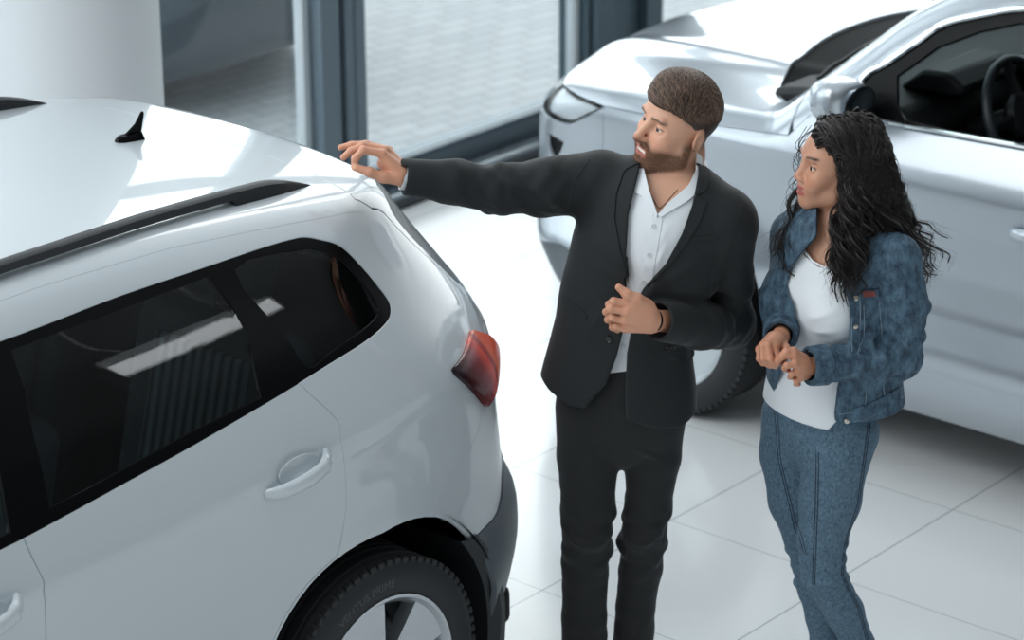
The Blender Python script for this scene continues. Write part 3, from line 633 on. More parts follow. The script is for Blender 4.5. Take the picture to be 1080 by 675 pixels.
    for o in emit('headlamp', 'headlamp', lamp_glass, lift=-.001, flange=.004): pass
    v, f, n = panel(V, T[lab == N_['headlamp']], True, lift=-.03, flange=-.026)
    for sgn in (1, -1):
        hb = mesh_obj('headlamp_housing', v * [1, sgn, 1], f if sgn > 0 else [tuple(reversed(q)) for q in f], lamp_in, root, True, n * [1, sgn, 1])
    emit('grille', 'grille', gloss_black, True, lift=-.02); emit('fog_lamp', 'fog_recess', gloss_black, lift=-.012)
    # bonnet in its own unrolling
    V2, T2 = cdt([HOOD], [[(2.2, ttop), (3.41, ttop)]], (2.1, 3.42, .95, ttop), .03, .022); c2 = V2[T2].mean(1); T2 = T2[inpoly(c2, HOOD)]
    v, f, n = panel(V2, T2, False); v, f, n = mirror(v, f, n, True); mesh_obj('bonnet', v, f, body, root, True, n)
    # dark shell behind the gaps
    G = np.stack(np.meshgrid(np.arange(U0, U1 + .001, (U1 - U0) / 90), np.arange(.24, 1.12, .04), indexing='ij'), -1); sh = G.shape
    p, n = on_skin(G.reshape(-1, 2)); p = p - n * .04; ix = np.arange(sh[0] * sh[1]).reshape(sh[:2])
    a2 = np.array([[0, 0]])
    F = np.stack([ix[:-1, :-1], ix[1:, :-1], ix[1:, 1:], ix[:-1, 1:]], -1).reshape(-1, 4); cc = G.reshape(-1, 2)[F].mean(1)
    dd = np.minimum(np.hypot(cc[:, 0], cc[:, 1] - .335), np.hypot(cc[:, 0] - 2.638, cc[:, 1] - .335)); F = F[(dd > .475) & ((cc[:, 1] < 1.05) )]
    k = len(p); mesh_obj('inner_shell', np.concatenate([p, p * [1, -1, 1]]), np.concatenate([F[:, ::-1], F + k]), dark_in, root, True)
    for xw in (0., 2.638):
        for sg in (1, -1):
            m = MB()
            for i in range(36):
                a0, a1 = [math.pi * (-.03 + 1.06 * q / 36) for q in (i, i + 1)]
                pts = [(xw + .455 * math.cos(a), y * sg, .335 + .455 * math.sin(a)) for a in (a0, a1) for y in (.50, .885)]; m.add(pts, [(0, 1, 3, 2)])
            m.add([(xw + .455 * math.cos(math.pi * (-.03 + 1.06 * q / 36)), .5 * sg, .335 + .455 * math.sin(math.pi * (-.03 + 1.06 * q / 36))) for q in range(37)], [tuple(range(37))])
            m.build('wheel_well', dark_in, root)
    MB().box(-.52, 3.0, -.66, .66, .20, .26, .02).build('underbody', dark_in, root)
    # mud guard behind the rear wheel
    for sg in (1, -1):
        m = MB(); ang = [math.radians(q) for q in range(-20, 46, 6)]
        Vv = []; 
        for a in ang:
            r = .43; x = -r * math.cos(a); z = .335 + r * math.sin(a) * (1 if a > 0 else 1.2)
            wd = .045 + .012 * math.cos(2 * a)
            Vv += [(x + .03, sg * .55, z), (x + .012, sg * .872, z), (x - .02, sg * .886, z), (x - wd, sg * .872, z), (x - wd - .02, sg * .60, z)]
        Fc = []
        for i in range(len(ang) - 1):
            for j in range(4): Fc.append((i * 5 + j, i * 5 + j + 1, (i + 1) * 5 + j + 1, (i + 1) * 5 + j))
        m.add(Vv, Fc); m.build('wheel_arch_lip', plastic, root)
    # --- wheels
    ty, rim, hub, disc, bolts = wheel_meshes()
    first = None
    for xw in (0., 2.638):
        for sg in (1, -1):
            M4 = Matrix.Translation((xw, sg * .805, .3365)) @ (Matrix.Identity(4) if sg > 0 else Matrix.Rotation(math.pi, 4, 'Z'))
            if first is None:
                t = ty.build('tyre', rub, root, angle=40); r = rim.build('rim', alloy, t, angle=30); h = hub.build('hub_cap', alloy, t); d = disc.build('brake_disc', brake, t); kids = [r, h, d]
                for b in bolts: kids.append(b.build('wheel_bolt', brake, t))
                if detail:
                    kids.append(sidewall_text('VENTUS PRIME', .268, .030, math.pi / 2 - .25).build('tyre_lettering', mat('raised_rubber_letters', srgb(70, 72, 75), .5), t, smooth=False))
                first = (t, kids)
            else:
                t = first[0].copy(); link(t, root)
                for q in first[1]: link(q.copy(), t)
            t.matrix_local = M4
    # --- door handles
    def handle(x0, z0, sg, door):
        y0 = float(W(np.array(x0), np.array(z0)))
        P = [(x0 + .100, y0 - .004, z0 - .016), (x0 + .085, y0 + .012, z0 - .014), (x0 + .05, y0 + .030, z0 - .008), (x0, y0 + .037, z0), (x0 - .05, y0 + .034, z0 + .010), (x0 - .075, y0 + .025, z0 + .018), (x0 - .105, y0 - .006, z0 + .024)]
        q = catmull(P, 5); k = len(q); m = MB(); rad = [.013 + .007 * math.sin(math.pi * min(1, i / (k - 1) * 1.0)) + .004 * (i > k * .7) for i in range(k)]
        m.tube([(a, b * sg, c) for a, b, c in q], rad, 12, flat=.62, up=(0, 0, 1)); m.build('handle', body if K == 0 else silver_paint, door)
        cup = MB(); cup.lathe([(.0, .0), (.03, .002), (.045, .006), (.052, .0075), (.054, .006)], 28, 'Y'); cup.v = [(x * 1.25 + x0 - .005, (y0 + y - .0035) * sg, z * .62 + z0 + .018) for x, y, z in cup.v]
        cup.build('handle_recess', body if K == 0 else silver_paint, door)
    for i, sg in enumerate((1, -1)):
        handle(.30, 1.024 if K == 0 else 1.05, sg, dr[i]); handle(1.235, .985 if K == 0 else .965, sg, df[i])
    # --- roof rails: a slim bar that runs out into a leaf-shaped foot at each end
    for sg in (1, -1):
        ra, rb_ = -.165, 1.60; pts = []; 
        rz = lambda x, yy: float(RC(np.array(x)) * zs - (.022 * (yy / .6) ** 2 + .014 * (yy / .6) ** 4))
        ry = lambda x: .520 + .045 * min(1, max(0, (x + .17) / .9)) - .06 * max(0, (x - 1.1))
        Vv, Fc = [], []; xs_ = np.concatenate([np.linspace(ra, .16, 14), np.linspace(.2, 1.28, 14), np.linspace(1.32, rb_, 10)])
        for x in xs_:
            yy = ry(x); z0 = rz(x, yy); e = math.sin(min(1., (x - ra) / .20, (rb_ - x) / .20) * math.pi / 2); foot = x < .13 or x > 1.33
            zt = z0 - .004 + .040 * e; zb_ = z0 - .02 if foot else zt - .024; hw = .004 + .014 * e
            Vv += [(x, (yy - hw) * sg, zb_), (x, (yy - hw * .9) * sg, zt - .004), (x, (yy - hw * .5) * sg, zt), (x, (yy + hw * .5) * sg, zt), (x, (yy + hw * .95) * sg, zt - .006), (x, (yy + hw * (1.25 if foot else 1)) * sg, zb_)]
        n6 = len(xs_)
        for i in range(n6 - 1): Fc += [(i * 6 + j, i * 6 + (j + 1) % 6, (i + 1) * 6 + (j + 1) % 6, (i + 1) * 6 + j) for j in range(6)]
        Fc += [tuple(range(6)), tuple((n6 - 1) * 6 + j for j in range(6))]
        MB().add(Vv, Fc).build('roof_rail', plastic, root, angle=40)
    # --- aerial
    m = MB(); zr = float(RC(np.array(-.02)) * zs)
    base = [(.055, .012), (.035, .026), (-.02, .030), (-.065, .026), (-.072, .0), (-.065, -.026), (-.02, -.030), (.035, -.026), (.055, -.012)]
    Vv = [(a * .72, b * .72, zr - .008) for a, b in base] + [(a * .65, b * .58, zr + .010) for a, b in base] + [(a * .58 - .004, b * .40, zr + .018) for a, b in base]; n9 = len(base)
    m.add(Vv, [(i + j * n9, (i + 1) % n9 + j * n9, (i + 1) % n9 + (j + 1) * n9, i + (j + 1) * n9) for j in (0, 1) for i in range(n9)] + [tuple(range(2 * n9, 3 * n9))])
    ae = m.build('aerial', gloss_black, root)
    m = MB(); fin = [(.02, .02), (-.065, .02), (-.074, .05), (-.085, .085), (-.081, .095), (-.072, .094), (-.04, .055)]
    m.prism(fin, -.006, .006, lambda a, b, h: (a * .7, h * .8 * (1 - .5 * (b / .1)), zr + b * .72)); m.build('fin', gloss_black, ae, bevel=.002)
    # --- mirrors
    for sg in (1, -1):
        bm = bmesh.new(); bmesh.ops.create_icosphere(bm, subdivisions=4, radius=1)
        for q in bm.verts:
            x, y, z = q.co; f_ = 1 if x > 0 else .55
            q.co = Vector((1.90 + (.10 * f_) * math.copysign(abs(x) ** .9, x), sg * (.995 + .105 * math.copysign(abs(y) ** .75, y)), 1.165 * (1.085 if K else 1) + .078 * math.copysign(abs(z) ** .75, z) + .02 * y * sg))
        m = MB(); m.v = [tuple(q.co) for q in bm.verts]; m.f = [tuple(q.index for q in f.verts) for f in bm.faces]; bm.free()
        mo = m.build('door_mirror', body, root)
        m = MB(); m.tube([(1.90, sg * .84, 1.115 * (1.06 if K else 1)), (1.90, sg * .93, 1.11 * (1.06 if K else 1))], [.035, .03], 12, flat=.5); m.build('mirror_arm', gloss_black, mo)
        g = MB().lathe([(0, 0), (.9, 0), (1, .05)], 24); g.v = [(1.842 - z * .02, sg * (.995 + x * .085), 1.165 * (1.085 if K else 1) + y * .06) for x, y, z in g.v]; g.build('mirror_glass', chrome, mo)
    # --- bright mouldings
    if trim:
        q = catmull(i1([d for d in dlo]), 4, True); pp, nn = on_skin(np.array(q)); pp = pp + nn * .004
        for sg in (1, -1):
            MB().tube([(a, b * sg, c_) for a, b, c_ in pp], .0105, 8, True, flat=.8).build('window_moulding', trim, root)
    # --- badge, slats, wipers
    for k in range(5):
        z = .79 + .045 * k + hz0 * .5; us = np.linspace(U1 - .62 + .02 * k, U1, 24); pp, nn = on_skin(np.array([(u, inv((3.42, 0, z))[1]) for u in us])); pp = pp - nn * .012
        MB().tube(np.concatenate([pp, pp[::-1] * [1, -1, 1]]).tolist(), .006, 6).build('grille_bar', chrome if k in (0, 4) else plastic, root)
    for y0, y1 in ((.62, -.02), (.0, -.62)):
        pp, nn = on_skin(np.array([inv((2.30 - .08 * abs(y), y, 1.2)) for y in np.linspace(y0, y1, 14)])); pp[:, 1] = np.linspace(y0, y1, 14)
        o = np.stack([2.33 - .10 * (pp[:, 1] / .7) ** 2, pp[:, 1], np.full(14, 2.2)], -1); t = hit(o, np.array([[0, 0, -1.]] * 14), 0, 1.6, 300)
        o[:, 2] = 2.2 - t + .006; MB().tube(o.tolist(), [.008] * 13 + [.004], 8, flat=.7).build('wiper', plastic, root)
    # --- cabin
    def seat(x, y, parent, wide=.50, h=.62, z0=.62):
        c_ = MB().box(x - .25, x + .27, y - wide / 2, y + wide / 2, z0 - .14, z0 + .02, .06).build('seat_cushion', fabric, parent)
        Mx = Matrix.Translation((x - .25, y, z0)) @ Matrix.Rotation(math.radians(-14), 4, 'Y')
        b = MB().box(-.07, .07, -wide / 2, wide / 2, -.05, h, .06, Mx).build('seat_back', fabric, parent)
        MB().box(.055, .085, -wide * .3, wide * .3, .05, h - .08, .012, Mx).box(-.085, -.055, -wide * .3, wide * .3, .05, h - .08, .012, Mx).build('seat_inlay', seat_mid, b)
        MB().box(-.045, .045, -.13, .13, h + .04, h + .21, .04, Mx).tube([Mx @ Vector((0, -.05, h - .02)), Mx @ Vector((0, -.05, h + .06))], .007).tube([Mx @ Vector((0, .05, h - .02)), Mx @ Vector((0, .05, h + .06))], .007).build('headrest', fabric, parent)
    seat(1.18, .37, root); seat(1.18, -.37, root); seat(.42, .40, root, .58, .58, .66); seat(.42, -.40, root, .58, .58, .66)
    m = MB(); m.box(-.6, 2.2, -.80, .80, .24, .36, .03); m.build('cabin_floor', dark_in, root)
    dz = .11 if K else 0; dash_m = mat('dark_dashboard', srgb(24, 27, 30), .6)
    m = MB(); prof = [(2.36, .60), (2.36, 1.05), (2.15, 1.085), (1.98, 1.09), (1.86, 1.07), (1.80, 1.0), (1.84, .85), (1.95, .62)]
    m.prism([(a, b + dz) for a, b in prof], -.72, .72, lambda a, b, h: (a, h, b)); da = m.build('dashboard', dash_m, root, bevel=.02)
    hood_ = [(1.99, 1.08), (1.76, 1.09), (1.74, 1.12), (1.80, 1.165), (1.90, 1.16)]
    MB().prism([(a, b + dz) for a, b in hood_], .22, .56, lambda a, b, h: (a, h, b)).build('instrument_hood', dash_m, da, bevel=.015)
    MB().box(1.80, 1.86, -.13, .13, .88 + dz, 1.10 + dz, .01).build('centre_screen', gloss_black, da)
    Mx = Matrix.Translation((1.63, .38, 1.015 + dz)) @ Matrix.Rotation(math.radians(-66), 4, 'Y')
    m = MB(); m.lathe([(.185 + .0165 * math.cos(t), .0165 * math.sin(t)) for t in np.linspace(0, 2 * math.pi, 14)[:-1]], 56, 'Z', Mx, True); st = m.build('steering_wheel', mat('wheel_leather', srgb(46, 52, 57), .45), root)
    m = MB(); m.lathe([(0, .035), (.05, .033), (.075, .02), (.08, 0), (.06, -.03), (0, -.04)], 28, 'Z', Mx)
    for ang in (math.pi / 2, -math.pi / 2, 0):
        c0, s0 = math.cos(ang), math.sin(ang); m.tube([Mx @ Vector((c0 * r, s0 * r, .005)) for r in (.05, .12, .18)], [.028, .020, .018], 8, flat=.5)
    m.build('steering_hub', plastic, st)
    MB().tube([(1.66, .38, 1.005 + dz), (1.90, .38, .89 + dz)], [.035, .04], 12).build('steering_column', plastic, st)
    p_, n_ = on_skin(np.array([(x, v) for x in np.linspace(-.2, 1.38, 20) for v in np.linspace(ZA + RHO * 1.12, ttop, 12)])); p_ = p_ - n_ * .05; ix = np.arange(240).reshape(20, 12)
    F = np.stack([ix[:-1, :-1], ix[1:, :-1], ix[1:, 1:], ix[:-1, 1:]], -1).reshape(-1, 4); mesh_obj('headlining', np.concatenate([p_, p_ * [1, -1, 1]]), np.concatenate([F, F[:, ::-1] + 240]), mat('grey_headlining', srgb(52, 55, 57), .9), root, True)
    MB().box(-.66, .05, -.66, .66, .90, .93, .01).build('parcel_shelf', plastic, root)
    # number plate recess and rear wiper
    MB().box(-.852, -.835, -.27, .27, .72, .84, .004).build('plate_panel', plastic, root)

PSI = -.0402097
white_car = empty('car', (-1.13430, .44822, 0), math.pi + PSI, 'white sport utility car with black roof rails, aerial and red tail lamp', 'car')
build_suv(white_car, 0, white_paint, tint_glass, None, white_paint)
silver_car = empty('car', (2.205, -2.098, 0), math.pi / 2, 'silver sport utility car with bright window mouldings standing behind the two people', 'car')
build_suv(silver_car, 1, silver_paint, clear_glass, chrome, silver_paint)

# a third car stands outside, nose to the square, seen through the glass beside the pillar
def copy_car(src, loc, rotz, label, swap):
    r = empty('car', loc, rotz, label, 'car')
    for o in list(src.children):
        if o.name.split('.')[0] in ('seat_cushion', 'seat_back', 'headrest', 'dashboard', 'steering_wheel', 'cabin_floor', 'tyre_lettering'): continue
        c = o.copy(); link(c, r)
        for k in o.children: link(k.copy(), c)
        for q in [c] + list(c.children):
            for sl_ in q.material_slots:
                if sl_.material in swap: m_ = swap[sl_.material]; sl_.link = 'OBJECT'; sl_.material = m_
    return r
copy_car(white_car, (2.95, 4.98, -.04), math.pi / 2, 'dark grey car parked outside on the pavers, seen through the glass beside the pillar', {white_paint: grey_paint})
# long ceiling lamp that the side glass of the white car mirrors
lamp = empty('ceiling_lamp', (.60, -3.07, 3.3), math.atan2(.46, .51), 'long slim ceiling lamp mirrored in the white car side glass', 'lamp')
MB().box(-.36, .36, -.045, .045, .01, .06, .006).tube([(-.25, 0, .05), (-.25, 0, 2.2)], .004).tube([(.25, 0, .05), (.25, 0, 2.2)], .004).build('lamp_housing', mat('lamp_white', srgb(220, 222, 224), .5), lamp)
lm = mat('lamp_diffuser', (1, 1, 1, 1), .5, 0, Emission_Color=(.92, .97, 1, 1), Emission_Strength=7.0); MB().box(-.35, .35, -.04, .04, -.004, .012, .003).build('lamp_diffuser', lm, lamp)
# ------------------------------------------------------------------ smooth solids for figures: fields on a grid, meshed by surface nets
class Field:
    """signed distance on a regular grid (negative inside); shapes are blended in their own window only"""
    def __init__(s, lo, hi, h):
        s.lo = np.array(lo, np.float32); s.h = h; s.n = np.ceil((np.array(hi) - lo) / h).astype(int) + 1
        s.d = np.full(s.n, .06, np.float32)
    def copy(s):
        o = Field.__new__(Field); o.lo, o.h, o.n, o.d = s.lo, s.h, s.n, s.d.copy(); return o
    def win(s, lo, hi):
        a = np.clip(np.floor((np.array(lo) - s.lo) / s.h).astype(int), 0, s.n); b = np.clip(np.ceil((np.array(hi) - s.lo) / s.h).astype(int) + 1, 0, s.n)
        return tuple(slice(int(i), int(j)) for i, j in zip(a, b))
    def pts(s, w):
        ax = [s.lo[i] + s.h * np.arange(w[i].start, w[i].stop, dtype=np.float32) for i in range(3)]
        return np.meshgrid(*ax, indexing='ij')
    def put(s, f, lo, hi, k=.01, mode='add', pad=None):
        pad = (k + 3 * s.h) if pad is None else pad; w = s.win(np.array(lo) - pad, np.array(hi) + pad)
        if any(q.stop <= q.start for q in w): return s
        v = f(*s.pts(w)).astype(np.float32); a = s.d[w]
        if mode == 'add': s.d[w] = smin(a, v, k) if k > 0 else np.minimum(a, v)
        elif mode == 'cut': s.d[w] = smax(a, -v, k) if k > 0 else np.maximum(a, -v)
        elif mode == 'keep': s.d[w] = smax(a, v, k) if k > 0 else np.maximum(a, v)
        elif mode == 'warp': s.d[w] = a + v
        return s
    def cone(s, a, b, ra, rb, k=.01, mode='add', sq=None):
        """round cone from a to b; sq=(dir, factor) flattens the section along a direction"""
        a, b = np.array(a, float), np.array(b, float); R = max(ra, rb) * (max(1, sq[1]) if sq else 1)
        def f(x, y, z):
            ba = b - a; L2 = float(ba @ ba) + 1e-12; px, py, pz = x - a[0], y - a[1], z - a[2]
            t = np.clip((px * ba[0] + py * ba[1] + pz * ba[2]) / L2, 0, 1)
            qx, qy, qz = px - ba[0] * t, py - ba[1] * t, pz - ba[2] * t; r = ra + (rb - ra) * t
            if sq:
                n, fac = np.array(sq[0], float), sq[1]; n /= np.linalg.norm(n); c = qx * n[0] + qy * n[1] + qz * n[2]; m = (1 / fac - 1)
                qx, qy, qz = qx + n[0] * c * m, qy + n[1] * c * m, qz + n[2] * c * m
                d = np.sqrt(qx * qx + qy * qy + qz * qz); g = np.sqrt((qx * (1)) ** 2 + qy ** 2 + qz ** 2) + 1e-9
                cc = (qx * n[0] + qy * n[1] + qz * n[2]) / g; return (d - r) * np.where(fac < 1, 1 - (1 - fac) * np.abs(cc), 1)
            return np.sqrt(qx * qx + qy * qy + qz * qz) - r
        return s.put(f, np.minimum(a, b) - R, np.maximum(a, b) + R, k, mode)
    def chain(s, pts, rad, k=.01, sq=None):
        for i in range(len(pts) - 1): s.cone(pts[i], pts[i + 1], rad[i], rad[i + 1], k, 'add', sq)
        return s
    def ell(s, c, r, k=.01, mode='add', R=None):
        """ellipsoid; R is a 3x3 whose columns are its axes"""
        c, r = np.array(c, float), np.array(r, float); R = np.eye(3) if R is None else np.array(R, float); e = np.abs(R) @ r
        def f(x, y, z):
            px, py, pz = x - c[0], y - c[1], z - c[2]; q = [(px * R[0, i] + py * R[1, i] + pz * R[2, i]) for i in range(3)]
            k0 = np.sqrt((q[0] / r[0]) ** 2 + (q[1] / r[1]) ** 2 + (q[2] / r[2]) ** 2); k1 = np.sqrt((q[0] / r[0] ** 2) ** 2 + (q[1] / r[1] ** 2) ** 2 + (q[2] / r[2] ** 2) ** 2) + 1e-9
            return k0 * (k0 - 1) / k1
        return s.put(f, c - e, c + e, k, mode)
    def sample(s, P):
        q = (np.asarray(P, np.float32) - s.lo) / s.h; q = np.clip(q, 0, s.n - 1.001); i = q.astype(int); f = q - i; d = s.d; o = 0
        for dx in (0, 1):
            for dy in (0, 1):
                for dz in (0, 1):
                    w = (f[..., 0] if dx else 1 - f[..., 0]) * (f[..., 1] if dy else 1 - f[..., 1]) * (f[..., 2] if dz else 1 - f[..., 2])
                    o = o + w * d[i[..., 0] + dx, i[..., 1] + dy, i[..., 2] + dz]
        return o
    def grad(s, P):
        e = s.h; g = np.stack([s.sample(P + np.eye(3, dtype=np.float32)[i] * e) - s.sample(P - np.eye(3, dtype=np.float32)[i] * e) for i in range(3)], -1)
        return g / (np.linalg.norm(g, axis=-1, keepdims=True) + 1e-9)
    def nets(s, iso=0.):
        d = s.d - iso; neg = d < 0; nx, ny, nz = d.shape
        c = np.zeros((nx - 1, ny - 1, nz - 1), np.uint8)
        for dx in (0, 1):
            for dy in (0, 1):
                for dz in (0, 1): c += neg[dx:nx - 1 + dx, dy:ny - 1 + dy, dz:nz - 1 + dz]
        act = np.argwhere((c > 0) & (c < 8)); idx = -np.ones(c.shape, np.int32); idx[tuple(act.T)] = np.arange(len(act))
        acc = np.zeros((len(act), 3), np.float32); cnt = np.zeros(len(act), np.float32)
        corners = [(i, j, k) for i in (0, 1) for j in (0, 1) for k in (0, 1)]
        for a in corners:
            for ax in range(3):
                if a[ax] == 1: continue
                b = list(a); b[ax] = 1
                va = d[act[:, 0] + a[0], act[:, 1] + a[1], act[:, 2] + a[2]]; vb = d[act[:, 0] + b[0], act[:, 1] + b[1], act[:, 2] + b[2]]
                m = (va < 0) != (vb < 0); t = np.where(m, va / np.where(m, va - vb, 1), 0); p = np.tile(np.array(a, np.float32), (len(act), 1)); p[:, ax] = t
                acc[m] += p[m]; cnt[m] += 1
        V = (act + acc / cnt[:, None]) * s.h + s.lo
        F = []
        for ax in range(3):
            u, v = [(1, 2), (2, 0), (0, 1)][ax]
            sl0 = [slice(None)] * 3; sl1 = [slice(None)] * 3; sl0[ax] = slice(0, -1); sl1[ax] = slice(1, None)
            e = np.argwhere(neg[tuple(sl0)] != neg[tuple(sl1)])
            ok = (e[:, u] > 0) & (e[:, v] > 0) & (e[:, u] < s.n[u] - 1) & (e[:, v] < s.n[v] - 1); e = e[ok]
            q = []
            for du, dv in ((-1, -1), (0, -1), (0, 0), (-1, 0)):
                o = e.copy(); o[:, u] += du; o[:, v] += dv; q.append(idx[tuple(o.T)])
            q = np.stack(q, 1); sgn = neg[tuple(e.T)]
            q[~sgn] = q[~sgn][:, ::-1]; F.append(q[(q >= 0).all(1)])
        return V, np.concatenate(F)
    def mesh(s, name, m, parent=None, relax=1, iso=0., keep=True, drop=None, col=None, biggest=True, sub=None):
        V, F = s.nets(iso)
        for _ in range(2):
            g = s.grad(V); dv = (s.sample(V) - iso)[:, None]; V = V - g * np.clip(dv, -s.h, s.h) * .8
        if biggest and len(F):
            lab = np.arange(len(V))
            while True:
                m2 = lab[F].min(1); new = lab.copy(); np.minimum.at(new, F.ravel(), np.repeat(m2, 4)); new = new[new]
                if (new == lab).all(): break
                lab = new
            u, c_ = np.unique(lab, return_counts=True); big = u[c_.argmax()]; F = F[lab[F[:, 0]] == big]
            used = np.unique(F); mp = np.zeros(len(V), int); mp[used] = np.arange(len(used)); V = V[used]; F = mp[F]
        o = mesh_obj(name, V, F, m, parent, True)
        if col is not None:
            a = o.data.color_attributes.new('tone', 'FLOAT_COLOR', 'POINT'); c4 = np.ones((len(V), 4), np.float32); c4[:, :3] = col(V); a.data.foreach_set('color', c4.ravel())
        return o
def tone_mat(name, rough=.5, **kw):
    m = mat(name, (.8, .8, .8, 1), rough, 0, **kw); t, N, L, b = nodes(m); a = N.new('ShaderNodeAttribute'); a.attribute_name = 'tone'; L.new(a.outputs['Color'], b.inputs['Base Color']); return m
def rotm(ax, a):
    return np.array(Matrix.Rotation(a, 3, Vector(ax)))
def rgbl(r, g, b): return np.array(srgb(r, g, b)[:3], np.float32)
TP_ = .3906                                     # slope used to lay flat patterns obliquely onto the figures
def oblique(x, y, z): return x, z + TP_ * y
def _march(F, xv, start=.7):
    O = np.stack([xv[:, 0], np.full(len(xv), -start), xv[:, 1] + TP_ * start], -1).astype(np.float32); d = np.array([0, 1, -TP_], np.float32); d /= np.linalg.norm(d)
    done = np.zeros(len(O), bool); st = F.h * .9
    for _ in range(int(2.2 * start / st)):
        done |= F.sample(O) <= 0; O[~done] += d * st
        if done.all(): break
    for _ in range(4): O = O - d * np.clip(-F.sample(O), -st, st)[:, None] * .7
    return O, F.grad(O), done
def cloth_panel(name, F, poly, m, parent, off=.004, thick=.003, step=.010, smoothed=0, edge=.0):
    """a piece of cloth laid on the field F; poly in oblique pattern coordinates (x, v)"""
    if smoothed: poly = resample_closed(poly, smoothed)
    P = dens(list(poly) + [poly[0]], step)[:-1]; lo = np.min(P, 0); hi = np.max(P, 0)
    V, T = cdt([P], [], (lo[0], hi[0], lo[1], hi[1]), step, step); c = V[T].mean(1); T = T[inpoly(c, P)]; used = np.unique(T); mp = np.zeros(len(V), int); mp[used] = np.arange(len(used)); V = V[used]; T = mp[T]
    O, n, ok = _march(F, V); T = T[ok[T].all(1)]
    lab = np.arange(len(V))
    while True:
        m2 = lab[T].min(1); new = lab.copy(); np.minimum.at(new, T.ravel(), np.repeat(m2, 3)); new = new[new]
        if (new == lab).all(): break
        lab = new
    uq, cn = np.unique(lab[T[:, 0]], return_counts=True); T = T[lab[T[:, 0]] == uq[cn.argmax()]]; used = np.unique(T); mp = np.zeros(len(V), int); mp[used] = np.arange(len(used)); O, n, V, T = O[used], n[used], V[used], mp[T]
    a = O[T]; fn = np.cross(a[:, 1] - a[:, 0], a[:, 2] - a[:, 0]); flip = (fn * n[T[:, 0]]).sum(1) < 0; T[flip] = T[flip][:, ::-1]
    top = O + n * (off + thick); bot = O + n * (off - .004); k = len(O); ed = {}
    for t3 in T.tolist():
        for i in range(3): ed[(t3[i], t3[(i + 1) % 3])] = 1
    bnd = [e for e in ed if (e[1], e[0]) not in ed]
    Fc = [tuple(q) for q in T.tolist()] + [(i, i + k, j + k, j) for i, j in bnd]
    o = mesh_obj(name, np.concatenate([top, bot]), Fc, m, parent, True); o.data.set_sharp_from_angle(angle=math.radians(50)); return o
def seam_line(F, pts, rad=.0015, off=.001, n=6):
    q = np.array(dens(pts, .012)); O, nn, ok = _march(F, q); O = (O + nn * off)[ok]
    return MB().tube(O.tolist(), rad, 5) if len(O) > 2 else MB()
def pattern_cut(F, poly, ymax=None, k=.004, mode='cut', lo=None, hi=None, smoothed=0):
    """remove (or keep) the prism over a flat pattern, for the part nearer than ymax(x, z)"""
    if smoothed: poly = resample_closed(poly, smoothed)
    P = np.array(poly, float)
    def f(x, y, z):
        u, v = oblique(x, y, z); best = np.full(u.shape, 1e9, np.float32); inside = np.zeros(u.shape, bool); j = len(P) - 1
        for i in range(len(P)):
            a, b = P[j], P[i]; e = b - a; t = np.clip(((u - a[0]) * e[0] + (v - a[1]) * e[1]) / (e @ e + 1e-12), 0, 1)
            best = np.minimum(best, (u - a[0] - t * e[0]) ** 2 + (v - a[1] - t * e[1]) ** 2)
            if a[1] != b[1]: inside ^= ((b[1] > v) != (a[1] > v)) & (u < (a[0] - b[0]) * (v - b[1]) / (a[1] - b[1]) + b[0])
            j = i
        d = np.sqrt(best) * np.where(inside, -1, 1)
        if ymax is not None: d = np.maximum(d, y - ymax(x, z))
        return d
    lo = F.lo if lo is None else lo; hi = F.lo + F.h * (F.n - 1) if hi is None else hi
    l2 = np.maximum(lo, [P[:, 0].min() - .02, -9, -9]); h2 = np.minimum(hi, [P[:, 0].max() + .02, 9, 9])
    return F.put(f, l2, h2, k, mode, pad=0)

# ------------------------------------------------------------------ heads
class Head:
    """f forward, l to the person's left, u up; origin between the ears"""
    def __init__(s, c, yaw, pitch, roll, scale=1.):
        f = np.array([-math.sin(yaw), -math.cos(yaw), 0]); l = np.array([math.cos(yaw), -math.sin(yaw), 0]); u = np.array([0, 0, 1.])
        R = np.stack([f, l, u], 1)
        R = R @ np.array(Matrix.Rotation(pitch, 3, 'Y')) @ np.array(Matrix.Rotation(roll, 3, 'X'))
        s.R, s.c, s.k = R, np.array(c, float), scale
    def to(s, f, l, u): return s.c + s.R @ (np.array([f, l, u]) * s.k)
    def back(s, P): return ((np.asarray(P) - s.c) @ s.R) / s.k
    def ell(s, F, c, r, k=.01, mode='add', tilt=None):
        R = s.R if tilt is None else s.R @ tilt
        F.ell(s.to(*c), np.array(r) * s.k, k, mode, R)
    def cone(s, F, a, b, ra, rb, k=.01, mode='add'): F.cone(s.to(*a), s.to(*b), ra * s.k, rb * s.k, k, mode)
